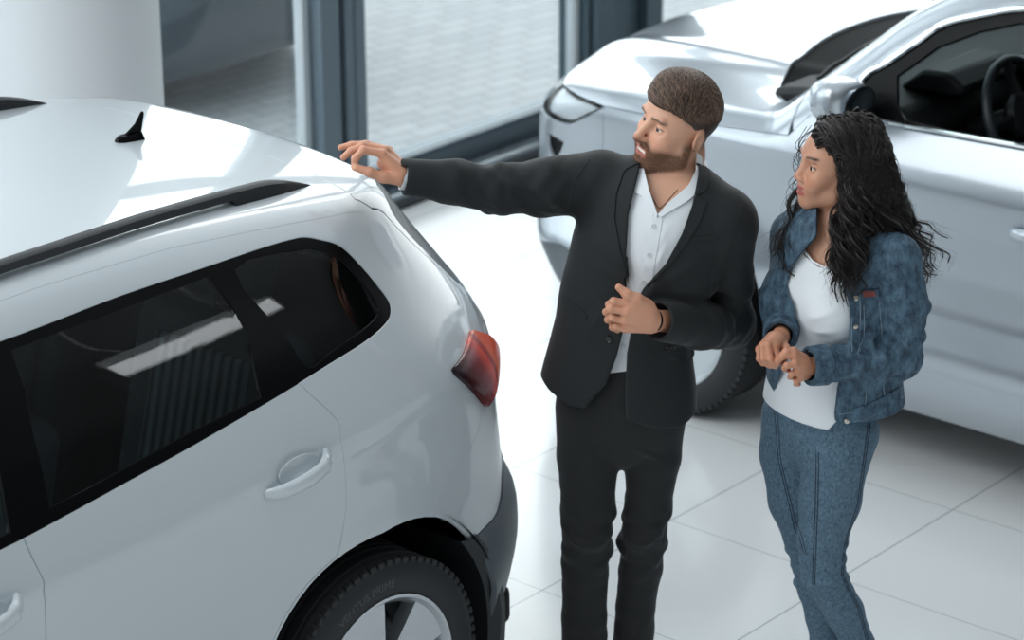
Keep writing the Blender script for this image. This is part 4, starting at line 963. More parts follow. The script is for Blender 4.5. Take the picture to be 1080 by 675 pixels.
def build_head(F, H, male, smile=.5):
    w = 1. if male else .93
    H.ell(F, (-.009, 0, .045), (.093, .076 * w, .087), .01)
    H.ell(F, (.030, 0, .028), (.060, .066 * w, .062), .03)                       # forehead and temples
    H.ell(F, (.030, 0, -.030), (.058, .060 * w, .072), .03)                      # mid face
    for q in (1, -1):
        H.cone(F, (.002, .053 * q * w, -.040), (.012, .050 * q * w, -.068), .019, .017, .03)
        H.cone(F, (.012, .046 * q * w, -.062), (.070, .014 * q, -.094), .017, .016 if male else .013, .025)   # jaw
        H.ell(F, (.062, .040 * q * w, -.020), (.022, .021, .018), .025)              # cheek
        H.ell(F, (.073, .030 * q, -.044), (.016, .014, .016), .02)                # smile fold
    H.ell(F, (.074, 0, -.097), (.0185 if male else .016, .022 if male else .016, .016), .02)     # chin
    H.ell(F, (.068, 0, -.062), (.026, .031, .028), .025)                         # muzzle
    H.cone(F, (.088, .016, .033), (.084, .042 * w, .034), .0095 if male else .006, .008, .012); H.cone(F, (.088, -.016, .033), (.084, -.042 * w, .034), .0095 if male else .006, .008, .012)
    for q in (1, -1):
        H.ell(F, (.096, .031 * q, .0105), (.021, .0195, .0125), .016, 'cut')
        H.ell(F, (.0715, .0315 * q, .0095), (.0152, .0152, .0152), .004)           # lids
    nl = 1. if male else .92
    H.cone(F, (.084, 0, .022), (.1095 * nl + .004, 0, -.022), .0085, .0105 if male else .009, .012)
    H.ell(F, (.112 * nl, 0, -.0245), (.0115, .0105 if male else .009, .009), .008)
    for q in (1, -1): H.ell(F, (.098, .0125 * q, -.0285), (.0115, .0075, .0075), .008)
    for q in (1, -1): H.ell(F, (.104, .0065 * q, -.0365), (.0045, .0035, .004), .003, 'cut')
    # lips
    cu = (.006 if male else .009) * smile
    up, lw = (.0046, .0058) if male else (.0058, .0074)
    for q in (1, -1):
        H.cone(F, (.0965, .004 * q, -.0545), (.082, .0255 * q, -.0575 + cu), up, .003, .006)
        H.cone(F, (.0945, .0 * q, -.0675), (.082, .0255 * q, -.0585 + cu), lw, .003, .006)
    H.ell(F, (.101, 0, -.0605), (.016, .0175 + .005 * smile, .0036 + .0018 * smile if male else .0030), .003, 'cut')
    H.ell(F, (.078, 0, -.0605), (.0125, .021, .008), .003)                          # teeth behind the lips
    for q in (1, -1):       # eye openings
        H.ell(F, (.088, .0315 * q, .0088), (.011, .0128, .0034 if male else .0054), .002, 'cut')
    # ears
    for q in (1, -1):
        t = np.array(Matrix.Rotation(math.radians(22) * q, 3, 'Z')) @ np.array(Matrix.Rotation(math.radians(-12), 3, 'Y'))
        H.ell(F, (-.012, .080 * q * w, .000), (.019, .0085, .031), .006, 'add', t)
        H.ell(F, (-.008, .090 * q * w, .002), (.010, .006, .018), .006, 'cut', t)
    # neck
    H.cone(F, (-.026, 0, -.03), (-.036, 0, -.10), .053 if male else .044, .053 if male else .043, .03)
def smoothstep(a, b, x): t = np.clip((x - a) / (b - a), 0, 1); return t * t * (3 - 2 * t)
def vnoise(P, sc, seed=0):
    """cheap smooth noise in -1..1"""
    rs = np.random.RandomState(seed); o = 0
    for i in range(5):
        d = rs.normal(size=3); d /= np.linalg.norm(d); o = o + np.sin(P @ d * sc * (1 + .37 * i) + rs.uniform(0, 6.28))
    return o / 2.6
def face_tone(V, H, male, skin, lip, hairc):
    q = H.back(V); f, l, u = q[:, 0], q[:, 1], q[:, 2]; near = (np.abs(l) < .12) & (np.abs(f) < .16) & (u > -.16) & (u < .2)
    C = np.tile(skin, (len(V), 1)); n = vnoise(V, 60, 3)[:, None]; C = C * (1 + .035 * n)
    al = np.abs(l)
    def mix(m, col): 
        nonlocal C; m = (m * near)[:, None]; C = C * (1 - m) + np.asarray(col) * m
    flush = np.exp(-(((al - .042) / .022) ** 2 + ((u + .022) / .02) ** 2)) * (f > .03); mix(.30 * flush, skin * np.array([1.12, .80, .74]))
    mix(.35 * np.exp(-((l / .014) ** 2 + ((u + .026) / .012) ** 2)) * (f > .09), skin * np.array([1.1, .78, .72]))
    if male:
        b = smoothstep(-.030, -.056, u + .50 * np.clip(.058 - f, -.02, .09) * 0 + .25 * np.clip(f - .045, 0, .1) * (1 - smoothstep(.028, .04, al)) * -1) * smoothstep(-.012, .006, f)
        b = np.maximum(b, smoothstep(.0, -.025, u) * smoothstep(.030, .012, f) * smoothstep(-.012, .002, f) * (al > .045))
        mus = np.exp(-(((u + .046) / .0062) ** 2)) * smoothstep(.036, .024, al) * (f > .06)
        b = np.clip(np.maximum(b, .8 * mus), 0, 1) * smoothstep(-.010, .008, u + .112 - .45 * np.clip(.078 - f, 0, .1)); n2 = .5 + .5 * vnoise(V, 700, 8)
        mix(np.clip(b * (.70 + .28 * n2), 0, .92), hairc)
        fade = smoothstep(.030, .055, u) * smoothstep(.045, .010, f) * (al > .05) + smoothstep(-.05, -.02, u) * smoothstep(-.03, -.06, f); mix(np.clip(fade, 0, 1) * .85, hairc * .8)
    lipm = np.maximum(np.exp(-(((u + .0535 - .16 * 0 * al) / .0052) ** 2)), np.exp(-(((u + .068) / .0062) ** 2))) * smoothstep(.027, .019, al) * (f > .076); mix(np.clip(lipm * (1.1 if not male else .8), 0, 1), lip)
    gap = np.exp(-(((u + .0605) / .0056) ** 4)) * smoothstep(.021, .017, al) * (f > .07) * (f < .0925); mix(np.clip(gap * (1.3 if male else .9), 0, 1), rgbl(232, 226, 218) if male else rgbl(206, 190, 182))
    br = np.exp(-(((u - ((.0335 if male else .0350) + (.10 if male else .28) * np.clip(al - .018, 0, .02) - (.25 if male else .15) * np.clip(al - .040, 0, .03))) / (.0036 if male else .0030)) ** 2)) * smoothstep(.010 if male else .012, .016 if male else .026, al) * smoothstep(.056, .046, al) * (f > .05); mix(np.clip(br * 1.1, 0, .92), hairc * .75)
    lash = np.exp(-(((u - .0138 + 6 * (al - .0315) ** 2) / (.0018 if male else .0024)) ** 2)) * smoothstep(.016, .020, al) * smoothstep(.049, .045, al) * (f > .07); mix(np.clip(lash * (.7 if male else 1.2), 0, .9), hairc * .4)
    return np.clip(C, 0, 1)
eye_white = mat('eye_white', srgb(226, 224, 220), .12); 
def add_eyes(H, parent, iris):
    for q in (1, -1):
        m = MB(); bm = bmesh.new(); bmesh.ops.create_uvsphere(bm, u_segments=24, v_segments=16, radius=.0138 * H.k); c = H.to(.0713, .0315 * q, .0092)
        e = mesh_obj('eye', [tuple(v.co + Vector(c)) for v in bm.verts], [tuple(v.index for v in f.verts) for f in bm.faces], eye_white, parent); bm.free()
        g = H.R @ np.array([1, .0, -.05]); g /= np.linalg.norm(g); rot = Vector((0, 0, 1)).rotation_difference(Vector(g)).to_matrix().to_4x4(); Mx = Matrix.Translation(Vector(c)) @ rot
        r0 = .0138 * H.k
        prof = [(r0 * math.sin(t), r0 * math.cos(t) + .0003) for t in np.linspace(0, .52, 8)]
        MB().lathe(prof, 24, 'Z', Mx).build('iris', iris, e)
        prof = [(r0 * math.sin(t), r0 * math.cos(t) + .0006) for t in np.linspace(0, .26, 5)]
        MB().lathe(prof, 20, 'Z', Mx).build('pupil', mat('pupil_black', (.005, .005, .006, 1), .1), e)
def finger(F, pts, r, k=.004):
    F.chain(pts, np.linspace(r, r * .78, len(pts)), k)
def strands(name, curves, rad, m, parent, tip=.25):
    """hair curves: list of (k,3) arrays"""
    hc = bpy.data.hair_curves.new(name); hc.add_curves([len(c) for c in curves]); P = np.concatenate(curves).astype(np.float32)
    hc.attributes['position'].data.foreach_set('vector', P.ravel())
    ra = hc.attributes.get('radius') or hc.attributes.new('radius', 'FLOAT', 'POINT')
    rr = np.concatenate([rad * (1 - (1 - tip) * np.linspace(0, 1, len(c)) ** 1.5) for c in curves]).astype(np.float32); ra.data.foreach_set('value', rr)
    o = bpy.data.objects.new(name, hc); hc.materials.append(m); return link(o, parent)
# ------------------------------------------------------------------ the man (own frame: x to his left as seen from the front, y away from the viewer, z up)
FACE_ROT = -0.8649028
suit = mat('charcoal_suit_cloth', srgb(16, 21, 24), .78, 0, Sheen_Weight=.12, Sheen_Roughness=.4); add_noise(suit, 900, None, None, .10, 2, dist=.0006)
trouser = mat('black_trouser_cloth', srgb(15, 18, 21), .8, 0, Sheen_Weight=.1); add_noise(trouser, 900, None, None, .10, 2, dist=.0006)
shirt_m = mat('white_shirt_cotton', srgb(226, 231, 236), .75); add_noise(shirt_m, 700, None, None, .05, 2, dist=.0005)
skin_m = tone_mat('man_skin', .48, Subsurface_Weight=.06, Subsurface_Scale=.01)
brown_hair = mat('brown_hair', srgb(52, 38, 31), .5, 0, Specular_IOR_Level=.6); leather = mat('black_leather', srgb(22, 22, 24), .35)
button_m = mat('pearl_button', srgb(205, 208, 210), .25); dark_button = mat('dark_button', srgb(30, 30, 32), .3)

man = empty('person', (-0.5013, -0.6624, 0), FACE_ROT, 'bearded man in charcoal suit jacket and white shirt pointing towards the white car', 'person', 'people talking between the cars')
HM = Head((.152, .030, 1.684), math.radians(59), math.radians(-9), math.radians(-11), 1.0)
TORSO = [(.122, .0, 1.44), (.080, .0, 1.36), (.030, .0, 1.24), (.018, .0, 1.14), (.012, .0, 1.02), (.008, .0, .93)]
NDIR = (-.24, -.97, 0)
SH_R, EL_R, WR_R = (-.040, .045, 1.530), (-.291, -.020, 1.538), (-.530, -.060, 1.588)
SH_L, EL_L, WR_L = (.272, -.045, 1.462), (.298, .030, 1.152), (.088, -.195, 1.253)

# --- body: one skin from head to feet
B = Field((-.74, -.30, -.01), (.44, .24, 1.84), .0025)
B.chain(TORSO, [.150, .152, .128, .125, .125, .118], .05, (NDIR, .62))
B.cone(SH_R, (.10, .0, 1.46), .062, .075, .05); B.cone(SH_L, (.16, .0, 1.45), .062, .075, .05)
B.cone((.135, .02, 1.44), HM.to(-.035, 0, -.08), .064, .056, .03)
build_head(B, HM, True, 1.0)
B.chain([SH_R, EL_R, WR_R], [.052, .043, .026], .02); B.chain([SH_L, EL_L, WR_L], [.052, .043, .026], .02)
B.chain([(-.055, .01, .88), (-0.0679, -0.0100, 0.6694), (-0.0701, -0.0150, 0.5839), (-0.0760, 0.0000, 0.3308), (-.075, .02, .09)], [.070, .052, .046, .042, .036], .02); B.chain([(.085, .01, .88), (0.0918, 0.0050, 0.6616), (0.0805, 0.0050, 0.5735), (0.0618, 0.0350, 0.3404), (.055, .06, .09)], [.070, .044, .042, .038, .034], .02)
for x, y in ((-.075, .02), (.055, .06)): B.cone((x, y + .03, .05), (x - .03, y - .16, .03), .038, .03, .02)
# pointing hand
k_ = .006
B.cone(WR_R, (-0.5545, -0.0600, 1.6032), .0265, .026, .012); B.cone((-0.5399, -0.0750, 1.6032), (-0.5834, -0.0780, 1.6513), .020, .0125, .012); B.cone((-0.5453, -0.0500, 1.6097), (-0.5749, -0.0550, 1.6536), .021, .0125, .012)
B.cone((-0.5505, -0.0400, 1.6065), (-0.5666, -0.0300, 1.6429), .019, .0115, .012); B.cone((-0.5547, -0.0550, 1.6015), (-0.5800, -0.0600, 1.6231), .024, .018, .014)
finger(B, [(-0.5832, -0.0800, 1.6544), (-0.6294, -0.0880, 1.6670), (-0.6496, -0.0920, 1.6463), (-0.6524, -0.0940, 1.6248)], .0105, k_)
finger(B, [(-0.5769, -0.0600, 1.6577), (-0.6306, -0.0620, 1.6697), (-0.6613, -0.0640, 1.6569), (-0.6804, -0.0660, 1.6404)], .0105, k_)
finger(B, [(-0.5685, -0.0380, 1.6505), (-0.6247, -0.0380, 1.6656), (-0.6600, -0.0400, 1.6652), (-0.6883, -0.0420, 1.6586)], .0098, k_)
finger(B, [(-0.5624, -0.0200, 1.6372), (-0.6050, -0.0140, 1.6479), (-0.6310, -0.0140, 1.6480), (-0.6522, -0.0160, 1.6438)], .0086, k_)
B.chain([(-0.5445, -0.0850, 1.5892), (-0.5813, -0.0980, 1.5987), (-0.6135, -0.1040, 1.6144), (-0.6461, -0.1020, 1.6250)], [.016, .0135, .0115, .0092], .008)
# hand on the lapel
B.cone(WR_L, (0.0743, -0.2050, 1.2672), .0265, .025, .012)
for a, b, r in (((0.0737, -0.2120, 1.2875), (0.0330, -0.2280, 1.3090), .016), ((0.0715, -0.2140, 1.2732), (0.0190, -0.2320, 1.2918), .017), ((0.0718, -0.2120, 1.2573), (0.0147, -0.2280, 1.2677), .016), ((0.0746, -0.2060, 1.2448), (0.0177, -0.2160, 1.2415), .0145)): B.cone(a, b, .021, r * .82, .012)
for p in ([(0.0305, -0.2300, 1.3110), (-0.0140, -0.2320, 1.3196), (-0.0247, -0.2060, 1.3008), (-0.0098, -0.1860, 1.2830)], [(0.0165, -0.2340, 1.2926), (-0.0221, -0.2340, 1.2991), (-0.0316, -0.2060, 1.2807), (-0.0143, -0.1860, 1.2628)],
          [(0.0122, -0.2300, 1.2672), (-0.0159, -0.2300, 1.2749), (-0.0267, -0.2040, 1.2597), (-0.0094, -0.1860, 1.2425)], [(0.0153, -0.2180, 1.2410), (-0.0048, -0.2200, 1.2482), (-0.0145, -0.1980, 1.2371), (-0.0021, -0.1840, 1.2239)]): finger(B, p, .0102, .005)
B.chain([(0.0711, -0.2150, 1.3013), (0.0443, -0.2320, 1.3255), (0.0183, -0.2360, 1.3397), (-0.0016, -0.2340, 1.3565)], [.0165, .0135, .0118, .0092], .008)
skin0, hair0 = rgbl(208, 158, 132), rgbl(92, 62, 44)
def man_tone(V):
    C = face_tone(V, HM, True, skin0, rgbl(190, 112, 100), hair0)
    hand = ((V[:, 0] < -.5) | ((V[:, 1] < -.17) & (V[:, 2] < 1.4)))[:, None]; C = np.where(hand, C * np.array([1.03, .93, .89]), C); return C
body_m = B.mesh('body', skin_m, man, col=man_tone)
add_eyes(HM, man, mat('blue_grey_iris', srgb(74, 88, 96), .15))
del B

# --- folds: ridges running across a limb or pulling from a point
def limb_folds(F, a, b, amp, freq, seed, R=.12, ctr=.5, wid=.5, slant=.6):
    a, b = np.array(a), np.array(b); ax = (b - a); L = np.linalg.norm(ax); ax = ax / L; u = np.cross(ax, [.3, .2, .9]); u /= np.linalg.norm(u); v = np.cross(ax, u); rs = np.random.RandomState(seed); ph = rs.uniform(0, 6.28, 6)
    def f(x, y, z):
        px, py, pz = x - a[0], y - a[1], z - a[2]; t = (px * ax[0] + py * ax[1] + pz * ax[2]) / L
        g = np.arctan2(px * v[0] + py * v[1] + pz * v[2], px * u[0] + py * u[1] + pz * u[2]); q = 0
        for i in range(3): q = q + np.sin(6.283 * freq * (1 + .45 * i) * t * L + (slant + .5 * i) * np.sin(g + ph[i]) * 2.2 + ph[i + 3]) * (.62 ** i)
        q = np.maximum(q, -.55); w = np.exp(-((t - ctr) / wid) ** 2) * np.clip((1.06 - np.abs(t - .5) * 2) * 6, 0, 1)
        rr = px * px + py * py + pz * pz - (t * L) ** 2; return -amp * q * w * (rr < R * R)
    return F.put(f, np.minimum(a, b) - R, np.maximum(a, b) + R, 0, 'warp', pad=0)
def pulls(F, lines, amp, wid):
    """soft ridges along given 3d line segments lying near the cloth"""
    for a, b in lines:
        a, b = np.array(a, float), np.array(b, float)
        def f(x, y, z):
            ba = b - a; px, py, pz = x - a[0], y - a[1], z - a[2]; t = np.clip((px * ba[0] + py * ba[1] + pz * ba[2]) / (ba @ ba), 0, 1)
            d2 = (px - ba[0] * t) ** 2 + (pz - ba[2] * t) ** 2 + .15 * (py - ba[1] * t) ** 2; return -amp * np.exp(-d2 / wid ** 2) * np.sin(np.pi * np.clip(t, .02, .98)) ** .5
        F.put(f, np.minimum(a, b) - .06, np.maximum(a, b) + .06, 0, 'warp', pad=0)
    return F
# --- trousers
T_ = Field((-.24, -.24, .02), (.28, .24, 1.16), .004)
T_.chain([(.03, .0, 1.13), (.02, .0, 1.0), (.02, .01, .92)], [.140, .160, .158], .05, (NDIR, .72))
T_.chain([(-.062, .0, .93), (-0.0685, -0.0050, 0.8030), (-0.0682, -0.0200, 0.6741), (-0.0705, -0.0300, 0.5966), (-0.0744, -0.0100, 0.4762), (-0.0760, 0.0000, 0.3308), (-0.0747, 0.0150, 0.1372)], [.092, .080, .070, .066, .061, .059, .062], .012)
T_.chain([(.098, .0, .93), (0.0997, 0.0000, 0.7999), (0.0916, 0.0000, 0.6639), (0.0801, 0.0000, 0.5815), (0.0748, 0.0200, 0.4745), (0.0618, 0.0350, 0.3404), (0.0570, 0.0550, 0.1582)], [.090, .074, .060, .061, .057, .052, .055], .012)
limb_folds(T_, (-0.0683, 0.0000, 0.8008), (-0.0711, 0.0000, 0.3590), .0040, 9, 1, .11, .52, .26, 1.6); limb_folds(T_, (0.0997, 0.0000, 0.7999), (0.0652, 0.0000, 0.3583), .0040, 9, 2, .11, .52, .26, 1.6)
limb_folds(T_, (-0.0740, 0.0000, 0.4433), (-0.0749, 0.0000, 0.0876), .0024, 7, 3, .1, .8, .4, 1.6); limb_folds(T_, (0.0693, 0.0000, 0.4425), (0.0546, 0.0000, 0.1734), .0024, 7, 4, .1, .8, .4, 1.6)
pulls(T_, [((-0.1191, -0.0900, 0.6365), (-0.0204, -0.0900, 0.6087)), ((-0.1190, -0.0900, 0.5929), (-0.0301, -0.0900, 0.5869)), ((0.0297, -0.0700, 0.6098), (0.1284, -0.0700, 0.6202)), ((0.0176, -0.0700, 0.5825), (0.1242, -0.0700, 0.5737)), ((-0.0223, -0.0900, 0.8674), (-0.0951, -0.0900, 0.7877)), ((0.0458, -0.0900, 0.8670), (0.1245, -0.0900, 0.8133))], .006, .009)
T_.put(lambda x, y, z: .075 - z, (-.3, -.3, 0), (.3, .3, .11), .002, 'keep', pad=.01)
T_.mesh('trousers', trouser, man, biggest=True)
del T_
for x, y, tx in ((-.078, .02, -.03), (.052, .06, .01)):
    s_ = Field((x - .14, y - .30, -.004), (x + .14, y + .16, .16), .004)
    s_.chain([(x, y + .055, .045), (x + tx * .5, y - .05, .05), (x + tx, y - .17, .032)], [.040, .044, .036], .03); s_.cone((x, y + .03, .05), (x, y + .03, .12), .042, .045, .02)
    s_.put(lambda X, Y, Z: .004 - Z, (x - .2, y - .4, -.01), (x + .2, y + .2, .02), .002, 'keep', pad=.01)
    s_.mesh('shoe', leather, man)
# --- shirt
Sf = Field((-.16, -.22, 1.02), (.36, .2, 1.62), .004)
Sf.chain(TORSO, [.165, .170, .148, .144, .152, .150], .04, (NDIR, .70)); Sf.cone(SH_R, (.10, .0, 1.455), .068, .088, .05); Sf.cone(SH_L, (.16, .0, 1.45), .068, .088, .05)
Sf.cone((.137, .018, 1.44), HM.to(-.04, 0, -.075), .075, .068, .03)
pulls(Sf, [((0.0377, -0.1400, 1.4238), (0.0860, -0.1400, 1.3280)), ((0.1307, -0.1400, 1.4882), (0.0896, -0.1400, 1.4085)), ((0.0465, -0.1400, 1.4786), (0.0706, -0.1400, 1.4236)), ((0.1244, -0.1400, 1.4409), (0.0902, -0.1400, 1.3658))], .0035, .008)
neck_open = [(0.0653, 1.5926), (0.0781, 1.5249), (0.0980, 1.4591), (0.1239, 1.4893), (0.1756, 1.5369), (0.1962, 1.5794), (0.1875, 1.6666), (0.0928, 1.6671), (0.0695, 1.6424)]
Scol = Sf.copy()
pattern_cut(Sf, neck_open, lambda x, z: .0 * x + .03, .003)
Sf.put(lambda x, y, z: z - (1.572 + .10 * y), (-.3, -.3, 1.4), (.4, .3, 1.7), .004, 'keep', pad=.02)
shirt = Sf.mesh('shirt', shirt_m, man, biggest=True)
cloth_panel('collar', Scol, [(0.0604, 1.6101), (0.0653, 1.5926), (0.0781, 1.5249), (0.0980, 1.4591), (0.0958, 1.4516), (0.0787, 1.4769), (0.0616, 1.5073), (0.0400, 1.5225), (0.0466, 1.5702)], shirt_m, shirt, .004, .003, .007)
cloth_panel('collar', Scol, [(0.0992, 1.4591), (0.1239, 1.4893), (0.1756, 1.5369), (0.1962, 1.5794), (0.1976, 1.6293), (0.2098, 1.6143), (0.2121, 1.5543), (0.1974, 1.5167), (0.1716, 1.4942), (0.1385, 1.4741), (0.1053, 1.4515)], shirt_m, shirt, .004, .003, .007)
cloth_panel('button_placket', Sf, [(0.0884, 1.4643), (0.1123, 1.4641), (0.0837, 1.2752), (0.0653, 1.1977), (0.0276, 1.0881), (0.0081, 1.0882), (0.0409, 1.2108), (0.0617, 1.3011)], shirt_m, shirt, .0005, .0012, .010)
for p in ((0.0889, 1.4288), (0.0779, 1.3523), (0.0643, 1.2805), (0.0153, 1.1092)):
    O, n, ok = _march(Sf, np.array([p])); Mx = Matrix.Translation(Vector(O[0] + n[0] * .002)) @ Vector((0, 0, 1)).rotation_difference(Vector(n[0])).to_matrix().to_4x4()
    MB().lathe([(0, .0012), (.0035, .0014), (.0052, .002), (.0056, .0008), (.0054, -.001)], 16, 'Z', Mx).build('shirt_button', button_m, shirt)
# necklace cord
O, n, ok = _march(Scol, np.array([(0.0806, 1.5148), (0.0978, 1.4794), (0.1120, 1.4844), (0.1308, 1.5070), (0.1495, 1.5295)])); O -= n * .010
MB().tube(catmull(O, 5).tolist(), .0012, 6).build('neck_cord', leather, man)
# --- jacket
Jk = Field((-.60, -.32, .86), (.42, .24, 1.68), .004)
Jk.chain([(.120, .0, 1.445), (.080, .0, 1.36), (.034, .0, 1.25), (.020, .0, 1.17), (.012, .0, 1.06), (.006, .0, .96), (.000, .0, .89)], [.180, .188, .166, .162, .180, .198, .206], .04, (NDIR, .72))
Jk.cone(SH_R, (.09, .005, 1.475), .080, .095, .05); Jk.cone(SH_L, (.18, -.005, 1.455), .080, .095, .05)
Jk.cone((.137, .03, 1.46), (.142, .045, 1.555), .095, .080, .03)
Jk.cone((.288, -.04, 1.44), (.272, -.05, 1.495), .064, .046, .02)
Jk.chain([SH_R, (-.17, .012, 1.535), EL_R, (-.41, -.04, 1.566), (-.528, -.060, 1.587)], [.086, .072, .060, .054, .046], .02)
Jk.chain([SH_L, (.288, -.008, 1.30), EL_L], [.077, .060, .054], .012); Jk.chain([EL_L, (.22, -.085, 1.195), (.098, -.188, 1.248)], [.062, .057, .049], .02)
# sleeve ends, squared off across the wrist
def plane_cut(F, p, n, lo, hi): 
    p, n = np.array(p), np.array(n, float); n /= np.linalg.norm(n); F.put(lambda x, y, z: -((x - p[0]) * n[0] + (y - p[1]) * n[1] + (z - p[2]) * n[2]), lo, hi, .003, 'cut', pad=0)
plane_cut(Jk, WR_R, np.array(WR_R) - np.array([-.41, -.04, 1.566]), (-.60, -.2, 1.45), (-.48, .1, 1.62))
dl = np.array(WR_L) - np.array(EL_L); plane_cut(Jk, np.array(WR_L) - dl / np.linalg.norm(dl) * .012, dl, (.02, -.32, 1.15), (.13, -.12, 1.34))
Jk.cone(np.array(WR_R) - (np.array(WR_R) - np.array([-.41, -.04, 1.566])) * .08, np.array(WR_R) + (np.array(WR_R) - np.array([-.41, -.04, 1.566])) * .3, .037, .037, .002, 'cut')
Jk.cone(np.array(WR_L) - dl * .08, np.array(WR_L) + dl * .2, .043, .043, .002, 'cut')
limb_folds(Jk, SH_R, EL_R, .0034, 8, 11, .12, .60, .40, 2.2); limb_folds(Jk, EL_R, WR_R, .0030, 9, 12, .1, .10, .45, 1.8)
pulls(Jk, [((-0.1210, -0.0700, 1.4898), (-0.2508, -0.0900, 1.5993)), ((-0.1142, -0.0800, 1.5032), (-0.1805, -0.1000, 1.6146)), ((-0.2157, -0.0900, 1.5496), (-0.2979, -0.0800, 1.5838)), ((-0.1325, -0.0500, 1.4728), (-0.2629, -0.0900, 1.5175)), ((-0.3100, -0.0800, 1.5217), (-0.3756, -0.0800, 1.5718))], .0055, .009)
limb_folds(Jk, SH_L, EL_L, .0036, 9, 13, .11, .75, .45, 1.2); limb_folds(Jk, EL_L, WR_L, .0036, 10, 14, .1, .2, .5, 1.6)
pulls(Jk, [((-0.0933, -0.0800, 1.5828), (-0.1215, -0.1000, 1.4528)), ((-0.0748, -0.1000, 1.5523), (-0.1053, -0.1200, 1.4173)), ((0.0072, -0.1600, 1.3360), (-0.1099, -0.1200, 1.3846)), ((-0.0045, -0.1600, 1.3234), (-0.1214, -0.1200, 1.2453)), ((-0.0162, -0.1600, 1.3109), (-0.0924, -0.1200, 1.1424)), ((-0.0274, -0.1600, 1.2349), (-0.1447, -0.1000, 1.1734)),
           ((0.1132, -0.1600, 1.3354), (0.2199, -0.1300, 1.3992)), ((0.1254, -0.1600, 1.3102), (0.2346, -0.1200, 1.2944)), ((0.2802, -0.1000, 1.4382), (0.2408, -0.1000, 1.2867))], .006, .013)
hemz = lambda x: np.interp(x, [-.25, -.20, -.17, -.12, -.05, .02, .10, .17, .21, .26], [1.055, 1.035, 1.005, .978, .975, .955, .925, .920, .945, .96])
Jk.put(lambda x, y, z: hemz(x) - z - TP_ * (y + .05) * .35, (-.6, -.4, .84), (.5, .3, 1.1), .004, 'keep', pad=0)
front = [(0.2071, 1.6293), (0.2012, 1.5694), (0.1837, 1.4840), (0.1587, 1.4081), (0.1191, 1.3291), (0.0645, 1.2650), (0.0480, 1.2289), (0.0366, 1.1587), (0.0252, 1.0881), (0.0225, 0.9878), (0.0245, 0.9079), (0.0404, 0.8002), (-0.1424, 0.8012), (-0.0764, 0.9458), (-0.0278, 1.0040), (-0.0015, 1.0777), (0.0172, 1.1588), (0.0286, 1.2368), (0.0282, 1.2755), (0.0202, 1.3526), (0.0263, 1.4595), (0.0423, 1.5301), (0.0537, 1.5752), (0.0601, 1.6300)]
pattern_cut(Jk, front, lambda x, z: -.02 + 0 * x, .003)
Jk.cone((.137, .02, 1.47), HM.to(-.045, 0, -.06), .078, .072, .004, 'cut')
jacket = Jk.mesh('suit_jacket', suit, man)
cloth_panel('lapel', Jk, [(0.0605, 1.6001), (0.0180, 1.5803), (-0.0029, 1.5152), (-0.0071, 1.4495), (0.0056, 1.3681), (0.0270, 1.2755), (0.0202, 1.3475), (0.0264, 1.4494), (0.0423, 1.5250)], suit, jacket, .0005, .003, .008)
cloth_panel('jacket_collar', Jk, [(0.2075, 1.6093), (0.2321, 1.5692), (0.2164, 1.5216), (0.1940, 1.5092), (0.2024, 1.5644)], suit, jacket, .0005, .003, .007)
cloth_panel('lapel', Jk, [(0.1928, 1.5067), (0.2193, 1.4914), (0.2013, 1.4383), (0.1687, 1.3825), (0.1288, 1.3265), (0.0741, 1.2675), (0.1192, 1.3239), (0.1588, 1.4030), (0.1849, 1.4815)], suit, jacket, .0005, .003, .008)
cloth_panel('pocket_flap', Jk, [(0.1852, 1.3977), (0.2451, 1.4025), (0.2477, 1.3949), (0.1854, 1.3888)], suit, jacket, .001, .002, .006)
cloth_panel('pocket_flap', Jk, [(-0.1335, 1.2454), (-0.0752, 1.1932), (-0.0776, 1.1828), (-0.1358, 1.2350)], suit, jacket, .001, .002, .006)
for p in ((-0.0214, 1.1277),):
    O, n, ok = _march(Jk, np.array([p])); Mx = Matrix.Translation(Vector(O[0])) @ Vector((0, 0, 1)).rotation_difference(Vector(n[0])).to_matrix().to_4x4()
    MB().lathe([(0, .003), (.007, .003), (.009, .0045), (.0095, .002), (.009, -.001)], 20, 'Z', Mx).build('jacket_button', dark_button, jacket)
for ln in ([(-0.0678, 1.6107), (-0.1055, 1.5559), (-0.1244, 1.4755)], [(0.3124, 1.4934), (0.2835, 1.4023), (0.2593, 1.3001)]): seam_line(Jk, ln, .0016, .0002).build('sleeve_seam', trouser, jacket)
for i in range(3):
    O, n, ok = _march(Jk, np.array([[(0.1248, 1.1033), (0.1346, 1.1020), (0.1443, 1.1032)][i]]))
    if ok[0]: MB().lathe([(0, .002), (.004, .003), (.0055, 0)], 12, 'Z', Matrix.Translation(Vector(O[0])) @ Vector((0, 0, 1)).rotation_difference(Vector(n[0])).to_matrix().to_4x4()).build('cuff_button', dark_button, jacket)
# shirt cuffs and wrist band
d0 = Vector(np.array(WR_R) - np.array([-.41, -.04, 1.566])).normalized(); Mx = Matrix.Translation(Vector(WR_R) + d0 * .004) @ Vector((0, 0, 1)).rotation_difference(d0).to_matrix().to_4x4()
MB().lathe([(.030, -.03), (.034, -.03), (.0345, .005), (.031, .005)], 36, 'Z', Mx, True).build('shirt_cuff', shirt_m, shirt)
d1 = Vector(dl).normalized(); Mx = Matrix.Translation(Vector(WR_L) + d1 * .004) @ Vector((0, 0, 1)).rotation_difference(d1).to_matrix().to_4x4()
MB().lathe([(.0275, -.003), (.030, -.003), (.030, .003), (.0275, .003)], 36, 'Z', Mx, True).build('wrist_band', leather, man)
